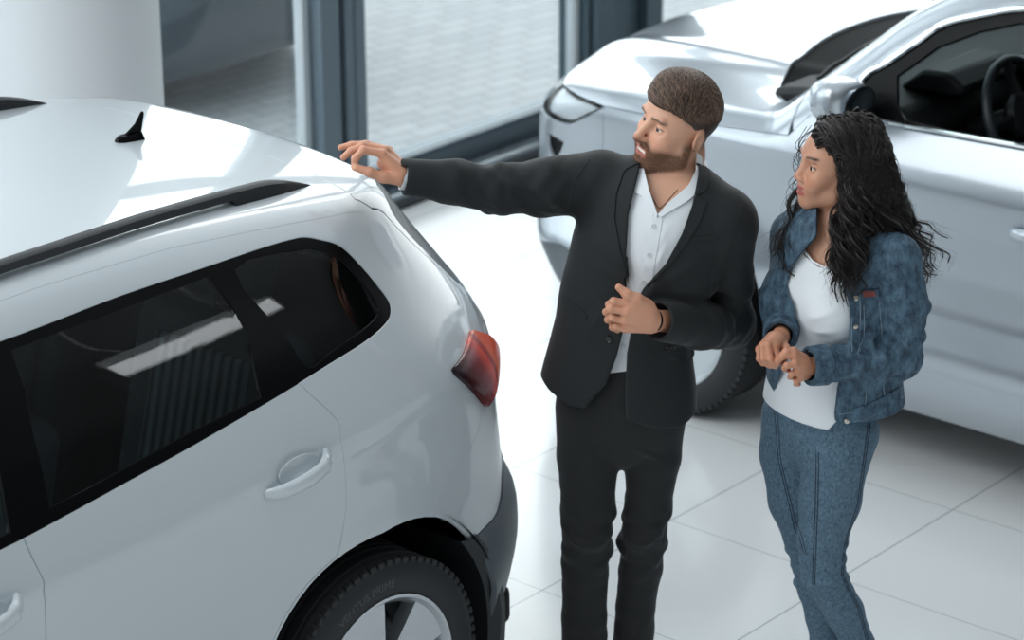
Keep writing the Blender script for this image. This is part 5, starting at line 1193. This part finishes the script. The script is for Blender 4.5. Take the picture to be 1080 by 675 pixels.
# --- hair: a combed cap and loose strands
Hf = Field(HM.c - .17, HM.c + .19, .003)
HM.ell(Hf, (-.010, 0, .050), (.098, .081, .092), .01); HM.ell(Hf, (.030, -.004, .080), (.066, .066, .060), .03); HM.ell(Hf, (.046, .022, .102), (.044, .054, .042), .03); HM.ell(Hf, (.010, -.01, .116), (.06, .05, .028), .03)
def hairline(x, y, z):
    q = HM.back(np.stack([x, y, z], -1)); f, l, u = q[..., 0], q[..., 1], q[..., 2]; al = np.abs(l)
    line = np.interp(f, [-.13, -.08, -.045, -.02, .005, .03, .055, .075, .11], [-.050, -.045, -.010, .028, .022, .040, .060, .066, .060]) + .012 * (f > .02) * np.clip(al - .02, 0, 1) * -1
    return line - u
Hf.put(hairline, HM.c - .2, HM.c + .2, .012, 'keep', pad=0)
def comb(x, y, z):
    q = HM.back(np.stack([x, y, z], -1)); f, l, u = q[..., 0], q[..., 1], q[..., 2]; g = (l * .9 - f * .35) + .004 * np.sin(f * 60 + l * 30)
    return -.0008 * (np.sin(g * 700) + .6 * np.sin(g * 1230 + 2 * f * 40)) * smoothstep(.03, .07, u)
Hf.put(comb, HM.c - .2, HM.c + .2, 0, 'warp', pad=0)
hair = Hf.mesh('hair', brown_hair, man)
rs = np.random.RandomState(5); n_ = 9000; crv = []
dirs = rs.normal(size=(n_, 3)); dirs[:, 2] = np.abs(dirs[:, 2]) * .9 + .05; dirs /= np.linalg.norm(dirs, axis=1, keepdims=True)
for dq in dirs:
    f, l, u = dq; p = np.array([-.009 + .094 * f, .078 * l, .048 + .088 * u])
    if HM.k * 0 + float(hairline(*[np.array(v) for v in HM.to(*p)])) > -.006: continue
    part = 1 if True else 0
    c = np.array([-.45, -1.0, .0]) if p[0] > -.02 and p[2] > .07 else np.array([-.5, .25 * np.sign(l), -.9])
    nrm = np.array([f / .1, l / .078, u / .088]); nrm /= np.linalg.norm(nrm); c = c - nrm * (c @ nrm); c /= np.linalg.norm(c) + 1e-6
    L = (.030 if p[2] > .06 else .012) * rs.uniform(.7, 1.2); pts = []
    for i in range(5):
        t = i / 4; pts.append(HM.to(*(p + nrm * (.0065 + .0115 * smoothstep(.05, .09, p[2]) * smoothstep(-.09, -.03, p[0]) + .003 * math.sin(t * 3.1) - .35 * (L * (t - .3)) ** 2 / .09) + c * L * (t - .3) + rs.normal(size=3) * .0002)))
    P = np.array(pts); P = P - Hf.grad(P) * (Hf.sample(P)[:, None] - np.array([[-.002], [.0012], [.002], [.002], [.0005]])); crv.append(P)
for k, c_ in enumerate(((62, 46, 37), (98, 76, 62), (132, 107, 92))): strands('hair_strand', crv[k::3], .0006, mat('hair_tone_%d' % k, srgb(*c_), .38), hair)
# beard stubble
bc = mat('beard_hair', srgb(132, 92, 66), .5); crv = []
V = np.array([v.co for v in body_m.data.vertices]); Nn = np.array([v.normal for v in body_m.data.vertices]); q = HM.back(V); msk = (q[:, 0] > .0) & (q[:, 2] < -.03) & (q[:, 2] > -.13) & (np.abs(q[:, 1]) < .09)
C = face_tone(V, HM, True, np.ones(3), np.ones(3), np.zeros(3)); msk &= (C[:, 0] < .45); idx = np.where(msk)[0]
for i in rs.choice(idx, 6500, True):
    d = Nn[i] * .55 + HM.R @ np.array([.25, 0, -.8]) + rs.normal(size=3) * .22; d /= np.linalg.norm(d); p = V[i] + rs.normal(size=3) * .0009; L = .0030 * rs.uniform(.5, 1.3)
    crv.append(np.array([p, p + d * L * .5, p + d * L + HM.R @ np.array([0, 0, -.001])]))
strands('beard', crv, .00028, bc, man)
# ------------------------------------------------------------------ the woman
woman = empty('person', (-0.1430, -1.1320, 0), FACE_ROT, 'woman with long dark curly hair in denim jacket, white T-shirt and jeans', 'person', 'people talking between the cars')
HW = Head((-.043, .0, 1.600), math.radians(76), math.radians(-3), math.radians(-4), .95)
ND2 = (-.70, -.71, 0); LD2 = np.array([.71, -.70, 0]); FD2 = np.array([-.70, -.71, 0])
RS, RE, RW_ = (-.132, .115, 1.380), (-0.1555, 0.0650, 1.1989), (-0.1822, -0.1300, 1.1950)
LS, LE, LW_ = (.098, -.115, 1.395), (0.1247, -0.1000, 1.1247), (-0.1206, -0.2000, 1.1435)
TW = [np.array(q) for q in ((-.030, .0, 1.36), (-.045, .0, 1.28), (-.058, .0, 1.16), (-.062, .0, 1.06), (-.058, .0, .95))]
denim = mat('blue_denim', srgb(52, 78, 102), .82); add_noise(denim, 48, srgb(31, 50, 68), srgb(84, 112, 132), .3, 8, (1, 1, .6), .7, .0015, .36, .68)
jeans_m = mat('acid_wash_denim', srgb(70, 92, 110), .82); add_noise(jeans_m, 150, srgb(46, 69, 90), srgb(104, 131, 149), .2, 8, (1, 1, .7), .8, .001, .36, .66)
thread = mat('pale_seam', srgb(112, 132, 146), .8); seam_dark = mat('dark_seam', srgb(30, 44, 60), .85); tee_m = mat('white_jersey', srgb(224, 229, 234), .72)
skin_w = tone_mat('woman_skin', .46, Subsurface_Weight=.06, Subsurface_Scale=.01); black_hair = mat('dark_brown_hair', srgb(27, 21, 20), .42, 0, Specular_IOR_Level=.35); gold = mat('silver_earring', srgb(215, 208, 196), .2, 1.)
metal_b = mat('denim_button', srgb(188, 182, 172), .3, .8); red_tab = mat('red_leather_tab', srgb(126, 62, 56), .6)
# --- body
B = Field((-.34, -.36, -.01), (.30, .24, 1.76), .0025)
B.chain(TW, [.135, .135, .115, .108, .140], .06, (ND2, .70))
B.cone(RS, (-.05, .02, 1.395), .045, .060, .05); B.cone(LS, (.0, -.03, 1.40), .045, .060, .05)
for q in (1, -1): B.ell(np.array([-.048, 0, 1.255]) + FD2 * .075 + LD2 * .068 * q, (.058, .058, .058), .03)
B.cone((-.040, .0, 1.40), HW.to(-.025, 0, -.08), .052, .046, .03)
build_head(B, HW, False, 1.0)
B.chain([RS, RE, RW_], [.042, .034, .021], .02); B.chain([LS, LE, LW_], [.042, .034, .021], .02)
LEGF = [(-.005, -.05, .90), (-0.0259, -0.0750, 0.8522), (-0.0365, -0.0800, 0.7231), (-0.0535, -0.0900, 0.6167), (-0.0481, -0.0950, 0.5178), (0.0149, -0.0600, 0.3890), (0.0596, -0.0350, 0.2774), (0.1083, -0.0100, 0.0834)]
LEGB = [(-.115, .055, .90), (-0.1190, 0.0600, 0.7928), (-0.1034, 0.0500, 0.6632), (-0.0727, 0.0450, 0.5520), (-0.0457, 0.0450, 0.4204), (-0.0239, 0.0500, 0.3187), (-0.0152, 0.0550, 0.2304), (-0.0005, 0.0600, 0.0453)]
B.chain(LEGF, [.075, .07, .062, .050, .045, .040, .032, .028], .012); B.chain(LEGB, [.075, .07, .062, .050, .045, .040, .032, .028], .012)
for L_ in (LEGF, LEGB): p = np.array(L_[-1]); B.cone(p, p + [-.06, -.10, -.055], .03, .022, .02)
# her right hand: back up, fingers pointing down
B.cone(RW_, (-0.1995, -0.1650, 1.1937), .021, .020, .01)
for a, b in (((-0.1892, -0.1550, 1.1973), (-0.2021, -0.1950, 1.1955)), ((-0.1964, -0.1550, 1.1999), (-0.2204, -0.2000, 1.2027)), ((-0.2026, -0.1450, 1.1959), (-0.2324, -0.1900, 1.1962)), ((-0.2044, -0.1400, 1.1914), (-0.2391, -0.1760, 1.1804))): B.cone(a, b, .0165, .0105, .010)
finger(B, [(-0.2021, -0.1960, 1.1933), (-0.1953, -0.2060, 1.1719), (-0.1953, -0.1980, 1.1533), (-0.1975, -0.1880, 1.1390)], .0088, .004)
finger(B, [(-0.2205, -0.2020, 1.2009), (-0.2148, -0.2140, 1.1701), (-0.2063, -0.2040, 1.1507), (-0.2001, -0.1900, 1.1399)], .0090, .004)
finger(B, [(-0.2325, -0.1920, 1.1944), (-0.2306, -0.2060, 1.1670), (-0.2188, -0.1980, 1.1483), (-0.2116, -0.1860, 1.1383)], .0086, .004)
finger(B, [(-0.2392, -0.1780, 1.1787), (-0.2409, -0.1900, 1.1605), (-0.2307, -0.1860, 1.1461), (-0.2202, -0.1760, 1.1394)], .0076, .004)
B.chain([(-0.1819, -0.1550, 1.1896), (-0.1720, -0.1800, 1.1817), (-0.1778, -0.1960, 1.1677), (-0.1876, -0.2040, 1.1557)], [.0135, .0112, .0096, .0078], .006)
# her left hand closed round the fingertips
B.cone(LW_, (-0.1388, -0.2150, 1.1498), .021, .020, .01)
for a, b in (((-0.1314, -0.2080, 1.1622), (-0.1575, -0.2280, 1.1831)), ((-0.1313, -0.2100, 1.1502), (-0.1554, -0.2360, 1.1648)), ((-0.1304, -0.2060, 1.1358), (-0.1484, -0.2320, 1.1428)), ((-0.1271, -0.2000, 1.1231), (-0.1398, -0.2220, 1.1220))): B.cone(a, b, .0165, .0108, .010)
finger(B, [(-0.1589, -0.2300, 1.1839), (-0.1865, -0.2360, 1.1852), (-0.1968, -0.2240, 1.1690), (-0.1979, -0.2140, 1.1548)], .0088, .004)
finger(B, [(-0.1567, -0.2380, 1.1643), (-0.1761, -0.2440, 1.1643), (-0.1801, -0.2280, 1.1502), (-0.1691, -0.2140, 1.1393)], .0088, .004)
finger(B, [(-0.1498, -0.2340, 1.1423), (-0.1632, -0.2400, 1.1398), (-0.1648, -0.2240, 1.1255), (-0.1538, -0.2100, 1.1171)], .0084, .004)
finger(B, [(-0.1411, -0.2240, 1.1216), (-0.1497, -0.2300, 1.1152), (-0.1492, -0.2160, 1.1030), (-0.1408, -0.2040, 1.0966)], .0076, .004)
B.chain([(-0.1361, -0.2050, 1.1686), (-0.1594, -0.2200, 1.1913), (-0.1767, -0.2280, 1.1934), (-0.1903, -0.2260, 1.1825)], [.0135, .0112, .0096, .0078], .006)
skin1, hair1 = rgbl(192, 142, 116), rgbl(38, 28, 26)
def wtone(V):
    C = face_tone(V, HW, False, skin1, rgbl(170, 84, 82), hair1)
    return np.where(((V[:, 1] < -.12) & (V[:, 2] < 1.3))[:, None], C * np.array([1.08, .98, .94]), C)
wb = B.mesh('body', skin_w, woman, col=wtone)
add_eyes(HW, woman, mat('brown_iris', srgb(54, 34, 24), .15)); del B
# --- jeans
J_ = Field((-.28, -.24, .03), (.18, .24, 1.10), .0035)
J_.chain([(-.060, .0, 1.07), (-.058, .0, .97), (-.055, .0, .90)], [.112, .132, .146], .05, (ND2, .76))
J_.chain(LEGF, [.092, .088, .079, .063, .056, .050, .042, .040], .015); J_.chain(LEGB, [.092, .088, .078, .064, .056, .048, .041, .039], .015)
limb_folds(J_, (-0.0535, -0.0900, 0.6167), (-0.0245, -0.0800, 0.4550), .003, 20, 21, .09, .5, .5, .8); limb_folds(J_, (-0.0722, 0.0500, 0.5496), (-0.0386, 0.0500, 0.3755), .003, 20, 22, .09, .5, .5, .8)
pulls(J_, [((-0.1146, -0.1200, 0.8991), (-0.1866, -0.0800, 0.9111)), ((-0.1117, -0.1400, 0.9000), (0.0225, -0.1200, 0.9195)), ((-0.0988, -0.1500, 0.5453), (-0.0128, -0.1200, 0.5629)), ((-0.0881, -0.1500, 0.5180), (-0.0018, -0.1200, 0.5300)), ((-0.1140, -0.1200, 0.8806), (-0.1139, -0.1200, 0.8009))], .004, .007)
J_.put(lambda x, y, z: .085 - z, (-.4, -.4, 0), (.4, .4, .13), .002, 'keep', pad=.01)
jeans = J_.mesh('jeans', jeans_m, woman)
for ln in ([(0.0488, 0.9071), (0.0375, 0.8186), (0.0278, 0.6857), (-0.0004, 0.5732), (-0.0070, 0.4789), (0.0444, 0.3807), (0.0820, 0.2588)], [(-0.0837, 0.8273), (-0.0815, 0.6862), (-0.0822, 0.5543), (-0.0811, 0.4431)], [(-0.1804, 0.9350), (-0.1666, 0.7981), (-0.1272, 0.6372), (-0.1042, 0.5406)]):
    for dx in (0, .006):
        q = seam_line(J_, [(a + dx, b) for a, b in ln], .0013, .0004)
        if q.v: q.build('seam', seam_dark, jeans)
del J_
for L_ in (LEGF, LEGB):
    p = np.array(L_[-1]); s_ = Field(p - [.16, .22, p[2] + .005], p + [.09, .10, .06], .004)
    s_.chain([p + [0, 0, .03], p + [0, .0, -.01], p + [-.07, -.11, -.062]], [.036, .036, .024], .03); s_.cone(p + [.012, .02, -.02], p + [.014, .024, .012 - p[2]], .02, .009, .02); s_.cone(p + [-.06, -.09, -.07], p + [-.09, -.13, .018 - p[2]], .026, .02, .02)
    s_.put(lambda X, Y, Z: .004 - Z, p - .3, p + .3, .002, 'keep', pad=0); s_.mesh('ankle_boot', leather, woman)
# --- T-shirt
Tf = Field((-.30, -.26, .90), (.20, .24, 1.46), .0035)
Tf.chain(TW + [np.array([-.056, .0, .90])], [.143, .143, .126, .124, .152, .154], .05, (ND2, .78)); Tf.cone(RS, (-.05, .02, 1.39), .052, .066, .05); Tf.cone(LS, (.0, -.03, 1.395), .052, .066, .05)
for q in (1, -1): Tf.ell(np.array([-.048, 0, 1.255]) + FD2 * .076 + LD2 * .070 * q, (.064, .062, .062), .05)
pulls(Tf, [((-0.1691, -0.1600, 1.2221), (-0.0480, -0.1600, 1.2799)), ((-0.1682, -0.1600, 1.1941), (-0.0411, -0.1600, 1.2215)), ((-0.1722, -0.1600, 1.1685), (-0.0397, -0.1600, 1.1832)), ((-0.1433, -0.1600, 1.3056), (-0.0638, -0.1600, 1.3254)), ((-0.1112, -0.1600, 1.3357), (-0.0554, -0.1600, 1.3556))], .0045, .010)
Tcol = Tf.copy()
pattern_cut(Tf, [(-0.1525, 1.4670), (-0.1307, 1.3831), (-0.1055, 1.3447), (-0.0785, 1.3279), (-0.0474, 1.3341), (-0.0224, 1.3724), (0.0028, 1.4662)], lambda x, z: .03 + 0 * x, .003, smoothed=5)
Tf.put(lambda x, y, z: .946 - .12 * np.minimum(x + .07, 0) + np.clip((x + .055) * 1.2, 0, .09) - z, (-.4, -.4, .9), (.3, .3, 1.0), .003, 'keep', pad=.01)
tee = Tf.mesh('t_shirt', tee_m, woman)
m = seam_line(Tcol, [(-0.1308, 1.3857), (-0.1055, 1.3460), (-0.0785, 1.3292), (-0.0475, 1.3354), (-0.0247, 1.3698)], .003, -.001); m.build('neckband', tee_m, tee)
# --- denim jacket
Dj = Field((-.30, -.36, .93), (.28, .26, 1.50), .0035)
Dj.chain([(-.028, .0, 1.365), (-.035, .0, 1.28), (-.042, .0, 1.16), (-.030, .0, 1.05), (-.020, .0, .94)], [.158, .162, .155, .170, .194], .05, (ND2, .82))
for q in (1, -1): Dj.ell(np.array([-.046, 0, 1.25]) + FD2 * .078 + LD2 * .076 * q, (.068, .066, .066), .05)
Dj.cone(RS, (-.06, .02, 1.395), .056, .072, .05); Dj.cone(LS, (.0, -.03, 1.405), .056, .072, .05)
Dj.put(lambda x, y, z: .978 + .03 * np.clip(x, 0, 1) - z, (-.4, -.4, .9), (.4, .4, 1.06), .003, 'keep', pad=0)
dR = np.array(RW_) - np.array(RE); dL = np.array(LW_) - np.array(LE)
opening = [(-0.0912, 1.4920), (-0.0982, 1.4135), (-0.1256, 1.3729), (-0.1555, 1.3296), (-0.1638, 1.2834), (-0.1471, 1.2109), (-0.1498, 1.1407), (-0.1645, 1.0621), (-0.1801, 1.0094), (-0.1895, 0.9084), (-0.1083, 0.8274), (-0.0393, 0.8271), (-0.0420, 0.9396), (-0.0357, 1.0033), (-0.0113, 1.0718), (-0.0126, 1.1712), (-0.0215, 1.2491), (-0.0367, 1.3033), (-0.0474, 1.3316), (-0.0625, 1.3521), (-0.0396, 1.3827), (-0.0165, 1.4080), (-0.0101, 1.4915)]
Dcol = Dj.copy()
pattern_cut(Dj, opening, lambda x, z: .075 - .62 * (x + .05), .003)
Dj.cone((-.040, .0, 1.41), HW.to(-.03, 0, -.06), .066, .062, .004, 'cut')
Dj.chain([RS, RE], [.056, .045], .02); Dj.chain([RE, RW_], [.045, .037], .015); Dj.chain([LS, np.array(LS) * .5 + np.array(LE) * .5 + [.012, 0, .01], LE], [.064, .062, .054], .02); Dj.chain([LE, LW_], [.054, .042], .015)
plane_cut(Dj, np.array(RW_) - dR / np.linalg.norm(dR) * .008, dR, np.array(RW_) - .06, np.array(RW_) + .06); plane_cut(Dj, np.array(LW_) - dL / np.linalg.norm(dL) * .004, dL, np.array(LW_) - .07, np.array(LW_) + .06)
Dj.cone(np.array(RW_) - dR * .2, np.array(RW_) + dR * .2, .031, .031, .002, 'cut'); Dj.cone(np.array(LW_) - dL * .1, np.array(LW_) + dL * .2, .035, .035, .002, 'cut')
limb_folds(Dj, LS, LE, .004, 14, 31, .1, .75, .5, 1.2); limb_folds(Dj, LE, LW_, .004, 15, 32, .09, .25, .6, 1.0); limb_folds(Dj, RE, RW_, .004, 18, 33, .09, .5, .6, 1.)
pulls(Dj, [((0.0022, -0.1800, 1.2671), (0.0296, -0.1600, 1.3476)), ((0.0155, -0.1800, 1.2290), (0.0618, -0.1600, 1.3096)), ((-0.0224, -0.2000, 1.2371), (0.0145, -0.1800, 1.2544)), ((0.0725, -0.1600, 1.3348), (0.0536, -0.1600, 1.2210))], .005, .010)
dj = Dj.mesh('denim_jacket', denim, woman)
cloth_panel('collar', Dcol, [(-0.0215, 1.4131), (-0.0005, 1.4283), (0.0112, 1.3722), (-0.0188, 1.3391), (-0.0421, 1.3187), (-0.0673, 1.3509), (-0.0419, 1.3801)], denim, dj, .003, .004, .006)
cloth_panel('collar', Dcol, [(-0.0910, 1.4844), (-0.0958, 1.4135), (-0.1303, 1.3678), (-0.1555, 1.3296), (-0.1640, 1.3731), (-0.1421, 1.4391), (-0.1145, 1.4744)], denim, dj, .003, .004, .006)
cloth_panel('button_placket', Dcol, [(-0.0368, 1.3059), (-0.0203, 1.2491), (-0.0126, 1.1712), (-0.0111, 1.0981), (0.0108, 1.0979), (0.0093, 1.1711), (0.0013, 1.2542), (-0.0155, 1.3160)], denim, dj, .0005, .002, .008)
cloth_panel('waistband', Dj, [(-0.0408, 0.9396), (-0.0018, 0.9474), (0.0465, 0.9658), (0.0945, 0.9894), (0.1231, 1.0051), (0.1271, 0.9706), (0.0959, 0.9549), (0.0479, 0.9285), (0.0044, 0.9127), (-0.0372, 0.9076)], denim, dj, .001, .003, .008)
cloth_panel('chest_pocket_flap', Dj, [(0.0080, 1.2670), (0.0561, 1.2719), (0.0583, 1.2461), (0.0336, 1.2307), (0.0101, 1.2438)], denim, dj, .001, .0025, .006)
cloth_panel('pocket_tab', Dj, [(0.0141, 1.2644), (0.0502, 1.2681), (0.0520, 1.2526), (0.0160, 1.2489)], red_tab, dj, .004, .001, .005)
for ln in ([(0.0167, 1.2282), (0.0224, 1.1450), (0.0047, 1.0980)], [(0.0576, 1.2332), (0.0712, 1.1395)], [(0.0065, 1.2748), (0.0118, 1.1032)], [(-0.0313, 1.2878), (-0.0123, 1.1973), (-0.0088, 1.1033)], [(-0.0417, 0.9316), (0.0009, 0.9394), (0.0492, 0.9578), (0.1568, 1.0169)], [(-0.0396, 0.9076), (0.0044, 0.9127), (0.0480, 0.9258), (0.1627, 0.9943)], [(0.0329, 1.0003), (0.0320, 0.9605)], [(0.0766, 1.0080), (0.0827, 0.9788)], [(-0.1563, 1.2756), (-0.1398, 1.2083), (-0.1446, 1.1302)]):
    q = seam_line(Dj, ln, .0012, .0014)
    if q.v: q.build('seam_stitching', thread, dj)
for p in ((-0.0077, 1.3006), (-0.0021, 1.2464), (-0.0017, 1.1712), (-0.0129, 0.9154)):
    O, n, ok = _march(Dcol if p[1] > 1.0 else Dj, np.array([p]))
    if ok[0]: MB().lathe([(0, .0052), (.004, .005), (.0065, .0035), (.007, 0)], 18, 'Z', Matrix.Translation(Vector(O[0])) @ Vector((0, 0, 1)).rotation_difference(Vector(n[0])).to_matrix().to_4x4()).build('jacket_button', metal_b, dj)
for wv_, dv, r in ((RW_, dR, .0425), (LW_, dL, .0480)):
    u = Vector(dv).normalized(); Mx = Matrix.Translation(Vector(wv_) - u * .012) @ Vector((0, 0, 1)).rotation_difference(u).to_matrix().to_4x4()
    MB().lathe([(r - .006, .008), (r, .009), (r + .0025, .004), (r + .004, -.038), (r + .001, -.042), (r - .006, -.04)], 40, 'Z', Mx, True).build('cuff', denim, dj)
O, n, ok = _march(Dj, np.array([(-0.0679, 1.0167)]))
if ok[0]: MB().lathe([(0, .0052), (.004, .005), (.0065, .0035), (.007, 0)], 18, 'Z', Matrix.Translation(Vector(O[0]) + Vector(n[0]) * .004) @ Vector((0, 0, 1)).rotation_difference(Vector(n[0])).to_matrix().to_4x4()).build('cuff_button', metal_b, dj)
# --- hair
Hm_ = Field((-.26, -.20, 1.24), (.20, .18, 1.79), .0035)
HW.ell(Hm_, (-.018, 0, .050), (.106, .086, .097), .01); HW.ell(Hm_, (.03, .018, .085), (.062, .058, .050), .03); HW.ell(Hm_, (-.045, 0, -.01), (.075, .088, .085), .03)
Hm_.chain([HW.to(-.05, .02, .0), (0.0272, -0.0100, 1.5450), (0.0617, -0.0100, 1.4568), (0.0897, -0.0100, 1.3601)], [.088, .086, .078, .050], .04)
Hm_.chain([HW.to(-.03, .075, -.02), (-0.0313, -0.1000, 1.5138), (-0.0329, -0.1400, 1.4407), (-0.0279, -0.1600, 1.3730)], [.030, .028, .026, .016], .03)
Hm_.chain([HW.to(-.02, -.075, -.02), (-0.1137, 0.0300, 1.4640), (-0.1424, -0.0100, 1.4198), (-0.1522, -0.0300, 1.3687)], [.028, .024, .020, .012], .03)
def whair(x, y, z):
    q = HW.back(np.stack([x, y, z], -1)); f, l, u = q[..., 0], q[..., 1], q[..., 2]
    face = np.interp(u, [-.2, -.10, -.05, .0, .04, .075, .09, .2], [-.03, .0, .012, .030, .050, .068, .086, .3]); return (f - face - .9 * np.clip(np.abs(l) - .06, 0, .05) * 0) * .8
Hm_.put(whair, HW.c - .25, HW.c + .25, .012, 'keep', pad=0)
Hm_.put(lambda x, y, z: -.0009 * (np.sin(x * 260 + 40 * np.sin(z * 26)) + np.sin(y * 240 + 30 * np.sin(z * 31 + 1))), Hm_.lo, Hm_.lo + Hm_.h * Hm_.n, 0, 'warp', pad=0)
whm = Hm_.mesh('hair', black_hair, woman, iso=-.009)
rs = np.random.RandomState(11); locks = MB(); fine = []
def lock(P, r, amp, wl, ph, n=64):
    """a curling strand bundle along the guide P"""
    c = catmull(P, 9); s = np.concatenate([[0], np.cumsum(np.linalg.norm(np.diff(c, axis=0), axis=1))]); t = np.linspace(0, s[-1], n); c = np.stack([np.interp(t, s, c[:, i]) for i in range(3)], -1)
    w = smoothstep(.10, .55, t / s[-1]); a = 2 * math.pi * t / wl + ph; o = np.stack([np.cos(a), np.sin(a), .3 * np.sin(a * .5)], -1) * (amp * w)[:, None]
    return c + o, r * (1 - .75 * (t / s[-1]) ** 2) * (.5 + .5 * np.minimum(1, t / s[-1] * 6))
def scalp(f, l, u):
    d = np.array([f, l, u]); d = d / np.linalg.norm(d); return np.array([-.018, 0, .05]) + d * np.array([.106, .088, .098])
for i in range(620):
    grp = rs.choice(3, p=[.66, .20, .14]); side = 1 if grp != 2 else -1
    f, l, u = rs.uniform(-1, .75), (abs(rs.normal(.25, .5)) if grp != 2 else -abs(rs.normal(.5, .35))), rs.uniform(.1, 1.)
    if grp == 0 and rs.rand() < .4: l = -abs(l); f = -abs(f) - .3
    if grp == 1: f = rs.uniform(.1, .75)
    p0 = scalp(f, l, u); root = HW.to(*p0)
    if grp == 0: end = np.array((0.0897, -0.0100, 1.3601)) + np.array([rs.normal() * .055, rs.uniform(-.11, .10), rs.normal() * .04 - .02]); k1 = HW.to(-.03 - .08 * rs.rand(), .10 * np.sign(l + 1e-3) * (.6 + .4 * rs.rand()), -.03 + rs.normal() * .02)
    elif grp == 1: end = np.array((-0.0341, -0.1700, 1.3842)) + np.array([rs.normal() * .016, rs.normal() * .012, rs.normal() * .035]); k1 = HW.to(.000 - .05 * rs.rand(), .088 + .015 * rs.rand(), -.02 + rs.normal() * .02)
    else: end = np.array((-0.1595, -0.0300, 1.3738)) + np.array([rs.normal() * .018, rs.normal() * .03, rs.normal() * .032]); k1 = HW.to(.01 - .05 * rs.rand(), -.092 - .015 * rs.rand(), -.03 + rs.normal() * .02)
    top = HW.to(*(scalp(f * .8 - .1, l * 1.5 + .12 * side, u * .45 + .12) * 1.02))
    mid = k1 * .5 + end * .5 + np.array([rs.normal() * .016, rs.normal() * .016, .0])
    P = np.array([root, top, k1, mid, end])
    c, r = lock(P, rs.uniform(.0036, .0068), rs.uniform(.009, .020), rs.uniform(.085, .15), rs.uniform(0, 6.28))
    sd = Hm_.sample(c); inside = (c > Hm_.lo + .01).all(1) & (c < Hm_.lo + Hm_.h * (Hm_.n - 2)).all(1); push = np.where(inside, np.clip(rs.uniform(-.004, .004) - sd, 0, .05), 0); c = c + Hm_.grad(c) * (push * np.interp(np.arange(64), [0, 4, 44, 63], [.6, 1, 1, .3]))[:, None]
    hq = HW.back(c); bad = (hq[:, 0] > .02) & (np.abs(hq[:, 1]) < .074) & (hq[:, 2] > -.12) & (hq[:, 2] < .07)
    if bad.sum() > 2: continue
    locks.tube(c.tolist(), r.tolist(), 6)
    for k in range(9): fine.append(c + np.stack([np.interp(np.arange(64), [0, 20, 42, 63], rs.normal(size=4) * .0075) for _ in range(3)], -1) * np.linspace(.3, 1.3, 64)[:, None])
locks.build('hair_lock', black_hair, whm, angle=80); strands('loose_hair', fine, .0005, black_hair, whm, .4)
# wisps along the cheek and a few free curls
crv = []
for i in range(9):
    a = HW.to(.045 + rs.normal() * .012, -.055, .085 + rs.normal() * .008); P = np.array([a, HW.to(.070 + rs.normal() * .01, -.085, .03), HW.to(.055 + rs.normal() * .012, -.100, -.05), np.array((-0.1598, 0.0200, 1.4525)) + rs.normal(size=3) * .012, np.array((-0.1741, 0.0000, 1.3885)) + rs.normal(size=3) * .016])
    crv.append(lock(P, 1, rs.uniform(.008, .018), rs.uniform(.06, .10), rs.uniform(0, 6.28), 64)[0])
strands('hair_wisp', crv, .0009, black_hair, whm, .4)
e = HW.to(-.006, .078, -.040); MB().tube([(e[0] + .004 * math.cos(t) , e[1] - .010 * math.cos(t), e[2] - .014 + .014 * math.sin(t)) for t in np.linspace(0, 6.28, 25)[:-1]], .0012, 6, True).build('earring', gold, woman)
